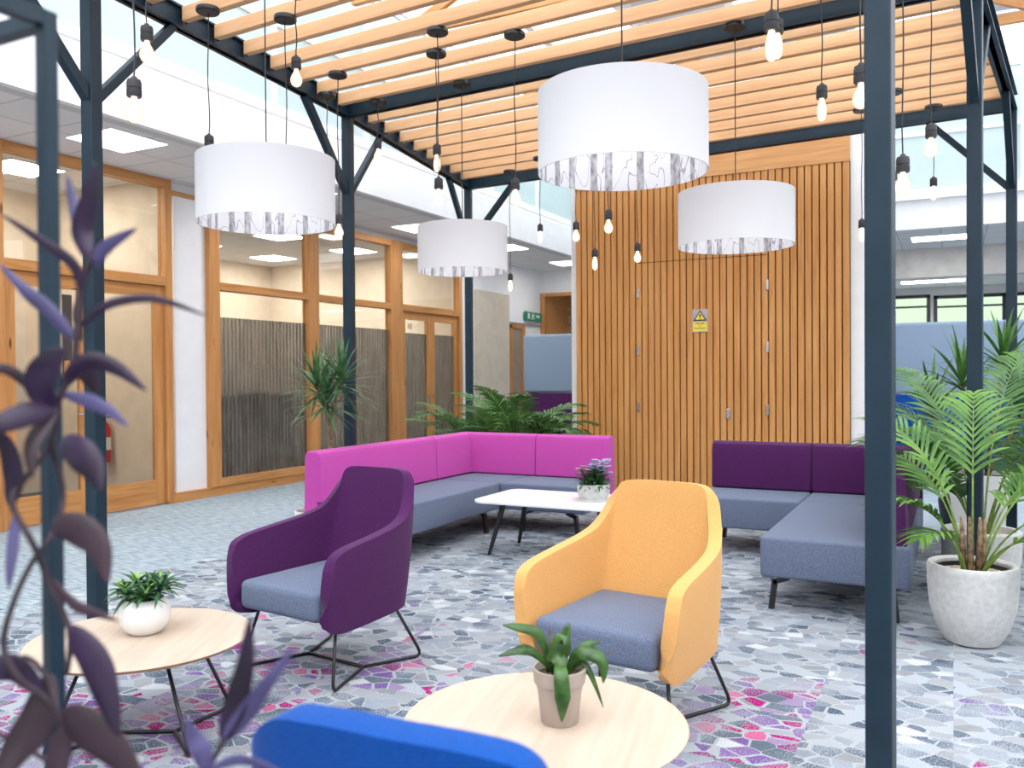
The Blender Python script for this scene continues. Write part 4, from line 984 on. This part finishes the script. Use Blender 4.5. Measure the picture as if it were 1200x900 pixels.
bushy('potted_plant', 'leafy green plant at far right edge behind the pots', .95, 7.3, blue_dark, .18, .36, 90, .20, .05, 1.0, palm_green, 9)

# dracaena by the glazed wall
dc = thing('dracaena', 'slim dracaena tree in white pot behind left end of magenta sofa', 'plant', (-4.445, 5.30, 0))
MB().lathe(pot_cyl(.165, .13, .30, .015), n=40).obj('pot', white_ceramic, dc, smooth='auto'); MB().lathe([(0, .258), (.152, .258), (.152, .248), (0, .248)], n=24).obj('soil', soil, dc)
tk, lm = MB(), MB(); rg = random.Random(21)
tk.tube([(.10, .03, .25), (.09, .04, .6), (.11, .05, .85), (.10, .05, 1.02)], [.022, .018, .016, .014], 10)
heads = ((.0, .02, 1.27), (.20, .08, 1.32), (.09, .03, 1.17))
for hx, hy, hz in heads:
    tk.tube([(.105, .05, .98), ((hx+.1)/2, (hy+.05)/2, (hz+1)/2), (hx, hy, hz)], [.012, .010, .009], 8)
    for k in range(44):
        az = k*2.39996+hx*9; el = -.45+1.95*(k/44)+rg.uniform(-.15, .15); Lf = rg.uniform(.28, .42)
        d = Vector((math.cos(az)*math.cos(el), math.sin(az)*math.cos(el), math.sin(el))); b0 = Vector((hx, hy, hz-.08+.12*k/44))
        lm.leaf([b0+d*Lf*j/5+Vector((0, 0, -.18*Lf*(j/5)**2)) for j in range(6)], [.006, .014, .014, .011, .006, .0008])
for k in range(14):
    az = 2.0+k*.25; d = Vector((math.cos(az), math.sin(az), 1.3)).normalized(); b0 = Vector((0, -.04, .255)); Lf = rg.uniform(.12, .22)
    lm.leaf([b0+d*Lf*j/4+Vector((0, 0, -.3*Lf*(j/4)**2)) for j in range(5)], [.003, .005, .004, .003, .0005])
tk.obj('trunk', trunk_mat, dc, smooth=True); lm.obj('foliage', dracaena_green, dc, smooth=True)

# palms behind the magenta sofa
def low_palm(label, x, y, h, m_, seed, n=10, scale=1.0, lw=.009):
    t = thing('potted_palm', label, 'plant', (x, y, 0), 0, 'palms behind the magenta sofa')
    MB().lathe(pot_cyl(.19, .15, .38), n=32).obj('pot', concrete, t, smooth='auto'); MB().lathe([(0, .335), (.168, .335), (.168, .325), (0, .325)], n=24).obj('soil', soil, t)
    rg = random.Random(seed); lm, sm = MB(), MB()
    for k in range(n):
        az = k*2*PI/n*1.62+rg.uniform(-.3, .3); el = rg.uniform(.85, 1.4); Ln = h*rg.uniform(.75, 1.05)
        frond(lm, sm, (.03*math.cos(az), .03*math.sin(az), .33), az, el, Ln, rg.uniform(1.2, 1.9), 24, .26*scale, lw, rg, start=.3)
    lm.obj('foliage', m_, t, smooth=True); sm.obj('leaf_stalk', green_stem, t)
low_palm('feathery palm behind magenta sofa in front of the far left post', -4.52, 8.05, 1.10, palm_green, 31, 18, 1.1)
low_palm('broad-leaved palm in the middle behind magenta sofa', -4.08, 8.15, 1.2, palm_green, 32, 18, 1.1, .013)
bushy('potted_plant', 'low leafy plant behind right end of the magenta sofa', -3.98, 8.62, blue_dark, .19, .36, 150, .17, .035, .62, deep_green, 41)

# ball pot with succulent on the left table
bp_ = thing('potted_succulent', 'spiky green succulent in white ball pot on left round table', 'plant', tuple(ps(170, 741, .37)))
MB().lathe([(0, 0), (.05, 0), (.058, .003), (.078, .022), (.092, .052), (.095, .082), (.088, .112), (.073, .132), (.068, .134), (.064, .130), (.078, .105), (0, .105)], n=48).obj('pot', white_ceramic, bp_, smooth=True)
MB().lathe([(0, .112), (.072, .112), (.072, .104), (0, .104)], n=24).obj('soil', soil, bp_)
rg = random.Random(8); lm, tp_, st_ = MB(), MB(), MB()
for (cx, cy, cz, sc) in ((0, 0, .15, 1), (-.075, .03, .165, .9), (.075, .01, .17, 1), (.03, .06, .175, .9), (-.03, -.05, .145, .9), (.05, -.045, .15, .85), (-.11, -.005, .15, .7), (-.045, .065, .165, .8)):
    st_.tube([(cx*.3, cy*.3, .105), (cx*.8, cy*.8, cz-.01), (cx, cy, cz)], .004, 6)
    for k in range(20):
        az = k*2.39996+cx*40; el = -.15+1.35*(k/20); Lf = rg.uniform(.085, .13)*sc
        d = Vector((math.cos(az)*math.cos(el), math.sin(az)*math.cos(el), math.sin(el))); b0 = Vector((cx, cy, cz))
        (tp_ if k > 17 and sc < 1 else lm).leaf([b0+d*Lf*j/4+Vector((0, 0, -.30*Lf*(j/4)**2)) for j in range(5)], [.004, .0085, .008, .005, .0006], fold=.5)
lm.obj('foliage', blue_green, bp_, smooth=True); tp_.obj('young_leaves', lime, bp_, smooth=True); st_.obj('stem', green_stem, bp_)

# greige pot with strap leaves on the front table
gp = thing('potted_orchid', 'strap-leaved green plant in tapered greige pot on front round table', 'plant', tuple(ps(656, 845, .37)))
MB().lathe([(0, 0), (.050, 0), (.053, .004), (.062, .085), (.067, .110), (.072, .113), (.076, .150), (.076, .154), (.070, .154), (.067, .125), (0, .125)], n=48).obj('pot', greige, gp, smooth='auto')
MB().lathe([(0, .132), (.067, .132), (.067, .122), (0, .122)], n=24).obj('soil', soil, gp)
Rh, Fh = Vector((R.x, R.y, 0)).normalized(), Vector((-R.y, R.x, 0)).normalized()
def loc_leaf(mb, pts, ws, up=None):
    P = crom([Rh*a+Fh*b_+Vector((0, 0, c)) for a, b_, c in pts], 4); n = len(P); W = []
    for i in range(n):
        u = i/(n-1)*(len(ws)-1); j = min(int(u), len(ws)-2); W.append(ws[j]+(ws[j+1]-ws[j])*(u-j))
    mb.leaf(P, W, up=up or (-F.x, -F.y, .7), fold=.25)
lm, st_ = MB(), MB()
loc_leaf(lm, [(-.03, 0, .14), (-.04, -.01, .20), (-.065, -.02, .255), (-.12, -.03, .275), (-.16, -.03, .282)], (.006, .010, .016, .012, .001))
loc_leaf(lm, [(-.02, 0, .14), (-.06, -.02, .19), (-.10, -.04, .215), (-.17, -.06, .205)], (.004, .010, .016, .002))
loc_leaf(lm, [(.0, .02, .13), (.01, .03, .20), (.03, .04, .265)], (.008, .026, .004))
loc_leaf(lm, [(.0, 0, .13), (-.01, -.02, .19), (.005, -.03, .24), (.015, -.04, .22)], (.010, .024, .022, .002))
loc_leaf(lm, [(.01, -.01, .13), (.0, -.04, .17), (.0, -.075, .155), (.003, -.09, .10), (.0, -.095, .035)], (.008, .014, .020, .022, .001))
loc_leaf(lm, [(.02, 0, .13), (.05, -.01, .19), (.09, -.02, .195), (.12, -.03, .17), (.12, -.035, .12)], (.006, .018, .022, .016, .002))
loc_leaf(lm, [(.02, .01, .13), (.06, 0, .17), (.09, -.02, .13), (.12, -.03, .05)], (.006, .012, .008, .001))
loc_leaf(lm, [(-.01, -.01, .13), (-.02, -.02, .19), (.0, -.045, .18), (.0, -.06, .13)], (.008, .020, .020, .003))
loc_leaf(lm, [(.03, .02, .13), (.07, .03, .20), (.12, .04, .21)], (.006, .014, .002))
lm.obj('foliage', orchid_green, gp, smooth=True, solid=.0012)
st_.tube([Rh*a+Fh*b_+Vector((0, 0, c)) for a, b_, c in ((-.02, 0, .13), (-.03, 0, .19), (-.025, .01, .26))], .003, 6)
st_.tube([Rh*a+Fh*b_+Vector((0, 0, c)) for a, b_, c in ((.02, 0, .13), (.08, -.01, .16), (.13, -.02, .19), (.145, -.02, .205))], .0015, 6)
st_.obj('stem', trunk_mat, gp)

# flower bowl on the white table
fl = thing('potted_flowers', 'blue and pink flowering plant in textured white pot on white table', 'plant', (-2.36, 5.92, .42))
MB().lathe([(0, 0), (.115, 0), (.115, .012), (.10, .016), (.10, .02), (.118, .05), (.122, .12), (.116, .125), (.110, .12), (.108, .105), (0, .105)], n=48).obj('pot', concrete, fl, smooth='auto')
rg = random.Random(14); lm, pb, pp, st_ = MB(), MB(), MB(), MB()
for k in range(230):
    az = rg.uniform(0, 2*PI); el = rg.uniform(.0, 1.4); L_ = rg.uniform(.07, .16); b0 = Vector((rg.uniform(-.06, .06), rg.uniform(-.06, .06), .11))
    d = Vector((math.cos(az)*math.cos(el), math.sin(az)*math.cos(el), math.sin(el))); b0 = b0+d*rg.uniform(0, .09)
    lm.leaf([b0+d*L_*j/4+Vector((0, 0, -.35*L_*(j/4)**2)) for j in range(5)], [.003, .008, .009, .006, .0005])
for k in range(60):
    c = Vector((rg.uniform(-.03, .12), rg.uniform(-.06, .08), rg.uniform(.19, .30))); tgt = pb
    if k % 3 == 0: c = Vector((rg.uniform(-.12, -.02), rg.uniform(-.06, .06), rg.uniform(.18, .24))); tgt = pp
    st_.tube([(c.x*.3, c.y*.3, .10), c], .0012, 4)
    for q in range(5):
        an = q*2*PI/5; d = Vector((math.cos(an), math.sin(an), .3)); tgt.leaf([c, c+d*.014, c+d*.028], [.004, .011, .005])
lm.obj('foliage', deep_green, fl, smooth=True); pb.obj('blue_flowers', petal_blue, fl); pp.obj('pink_flowers', petal_pink, fl); st_.obj('stem', green_stem, fl)
MB().lathe([(0, .112), (.107, .112), (.107, .1), (0, .1)], n=24).obj('soil', soil, fl)

# ------------------------------------------------------------------ near plant stand and trailing purple plant
DS = 1.15
top = pd(54, 14, DS); foot = Vector((top.x, top.y, 0))
stn = thing('plant_stand', 'slim dark square-tube plant stand frame close to camera at left edge', 'plant stand', tuple(foot))
tz = top.z
MB().box(-.0105, .0105, -.0105, .0105, 0, tz, bev=.002, seg=1).obj('upright', steel, stn)
for dx, dy in ((-.42, 0), (0, -.34), (-.42, -.34)):
    if (dx, dy) != (0, 0): MB().box(dx-.0105, dx+.0105, dy-.0105, dy+.0105, 0, tz, bev=.002, seg=1).obj('upright', steel, stn)
for z in (tz-.0105, .35):
    MB().box(-.41, -.0105, -.0105, .0105, z-.0105, z+.0105).obj('rail', steel, stn); MB().box(-.41, -.0105, -.3505, -.3295, z-.0105, z+.0105).obj('rail', steel, stn)
    MB().box(-.0105, .0105, -.3295, -.0105, z-.0105, z+.0105).obj('rail', steel, stn); MB().box(-.4305, -.4095, -.3295, -.0105, z-.0105, z+.0105).obj('rail', steel, stn)
MB().box(-.41, -.0105, -.33, -.0105, .745, .76).obj('shelf', steel, stn)
sh_z = .76
tp3 = thing('trailing_purple_plant', 'out-of-focus purple trailing plant sprawling over the left foreground', 'plant', (foot.x-.21, foot.y-.17, sh_z))
O = Vector(tp3.location)
MB().lathe(pot_cyl(.11, .085, .17, .01), n=32).obj('pot', white_ceramic, tp3, smooth='auto'); MB().lathe([(0, .125), (.098, .125), (.098, .115), (0, .115)], n=24).obj('soil', soil, tp3)
soil_top = O + Vector((0, 0, .12))
vm = MB()
def vine(pts, r=.004):
    P = crom([q - O for q in pts], 5); vm.tube(P, r, 7)
K = lambda *a: [pd(x, y, D) for x, y, D in a]
vine([soil_top, soil_top+Vector((.04, .05, .25)), *K((-40, 470, .95), (0, 432, .98), (40, 455, 1.0), (68, 470, 1.0))], .0065)
vine(K((68, 470, 1.0), (85, 430, 1.0), (90, 390, 1.0), (95, 340, 1.0), (108, 300, 1.0)), .0042)
vine(K((68, 470, 1.0), (60, 520, 1.02), (30, 560, 1.0), (14, 590, .98), (40, 640, .98), (60, 690, 1.0), (82, 740, 1.0), (78, 790, 1.0)), .0035)
vine(K((60, 520, 1.02), (74, 580, 1.03), (62, 625, 1.0), (40, 655, .98), (18, 700, .97), (4, 755, .96), (22, 795, .96), (52, 818, .97), (72, 850, .98)), .0035)
vine([soil_top, soil_top+Vector((.10, .10, .02)), *K((190, 960, .95), (240, 905, .95), (262, 868, .95))], .003)
vine(K((72, 850, .98), (58, 800, 1.0), (30, 770, 1.0), (0, 790, 1.0)), .003)
vm.obj('stem', vine_mat, tp3, smooth=True)
def big_leaf(m, pts, wmax, D=1.0, tilt=0):
    P = crom([pd(x, y, D+dd) - O for x, y, dd in pts], 5); n = len(P)
    W = [max(.0006, wmax*(math.sin(PI*min(1, (i/(n-1))**.75))**.8)) for i in range(n)]; W[0] = wmax*.25; W[-1] = .0006
    upv = (-F*math.cos(tilt) + Vector((0, 0, 1))*math.sin(tilt)); m.leaf(P, W, up=upv, fold=.30)
A_, B_, C_ = MB(), MB(), MB()      # deep purple, lilac, mauve-brown
big_leaf(A_, [(106, 300, 0), (98, 270, .01), (106, 235, .0), (112, 190, -.01)], .0135)
big_leaf(B_, [(98, 300, .01), (90, 250, .03), (78, 205, .05)], .008)
big_leaf(B_, [(112, 312, 0), (125, 290, -.02), (160, 268, -.04)], .009)
big_leaf(A_, [(97, 350, 0), (88, 312, -.01), (50, 283, -.02), (0, 250, -.03)], .0065)
big_leaf(B_, [(90, 400, 0), (60, 365, .01), (30, 340, .02), (0, 310, .03)], .009)
big_leaf(A_, [(97, 382, 0), (125, 358, -.01), (180, 350, -.03), (242, 370, -.05)], .0055)
big_leaf(A_, [(72, 455, 0), (100, 425, -.01), (135, 430, -.02), (172, 458, -.04)], .011)
big_leaf(B_, [(74, 462, 0), (105, 470, -.01), (130, 482, -.02), (150, 500, -.03)], .008)
big_leaf(A_, [(58, 478, 0), (50, 450, -.02), (62, 425, -.04), (78, 408, -.05)], .020)
big_leaf(A_, [(66, 476, 0), (35, 485, -.02), (0, 497, -.04), (-30, 505, -.05)], .014)
big_leaf(C_, [(66, 480, .0), (40, 520, -.02), (38, 560, -.03)], .010)
big_leaf(A_, [(72, 520, 0), (95, 530, -.02), (112, 550, -.03), (120, 575, -.04)], .019)
big_leaf(C_, [(95, 430, .02), (105, 440, .03), (115, 460, .04)], .012)
big_leaf(C_, [(62, 615, 0), (95, 620, -.02), (118, 640, -.03), (126, 685, -.04)], .019)
big_leaf(C_, [(62, 680, 0), (88, 708, -.01), (112, 718, -.02), (140, 728, -.03)], .006)
big_leaf(A_, [(82, 735, 0), (112, 770, -.01), (128, 815, -.02), (138, 862, -.03)], .019)
big_leaf(C_, [(72, 838, 0), (105, 850, -.01), (140, 880, -.02), (172, 930, -.03)], .024)
big_leaf(C_, [(58, 790, .02), (48, 840, .01), (20, 880, 0), (-10, 930, -.02)], .022)
big_leaf(A_, [(50, 812, 0), (20, 782, -.01), (-10, 785, -.02), (-40, 800, -.03)], .016)
big_leaf(C_, [(78, 850, 0), (70, 890, 0), (66, 940, 0)], .014)
big_leaf(A_, [(262, 868, -.05), (275, 830, -.06), (288, 780, -.07), (293, 722, -.08)], .0125)
big_leaf(B_, [(262, 868, -.05), (285, 840, -.06), (310, 805, -.07), (345, 758, -.08)], .010)
big_leaf(B_, [(240, 903, -.05), (238, 880, -.06), (228, 862, -.06), (218, 842, -.07)], .012)
big_leaf(B_, [(245, 903, -.05), (275, 890, -.07), (300, 893, -.08), (330, 905, -.09)], .006)
big_leaf(A_, [(12, 592, 0), (18, 560, -.01), (8, 520, -.02), (-15, 500, -.03)], .012)
big_leaf(B_, [(20, 600, .0), (15, 650, -.01), (10, 690, -.02)], .007)
big_leaf(C_, [(98, 345, 0), (92, 370, .02), (96, 400, .03)], .007)
A_.obj('purple_leaves', purple_leaf, tp3, smooth=True, solid=.0012); B_.obj('lilac_leaves', lilac_leaf, tp3, smooth=True, solid=.0012); C_.obj('mauve_leaves', mauve_leaf, tp3, smooth=True, solid=.0012)
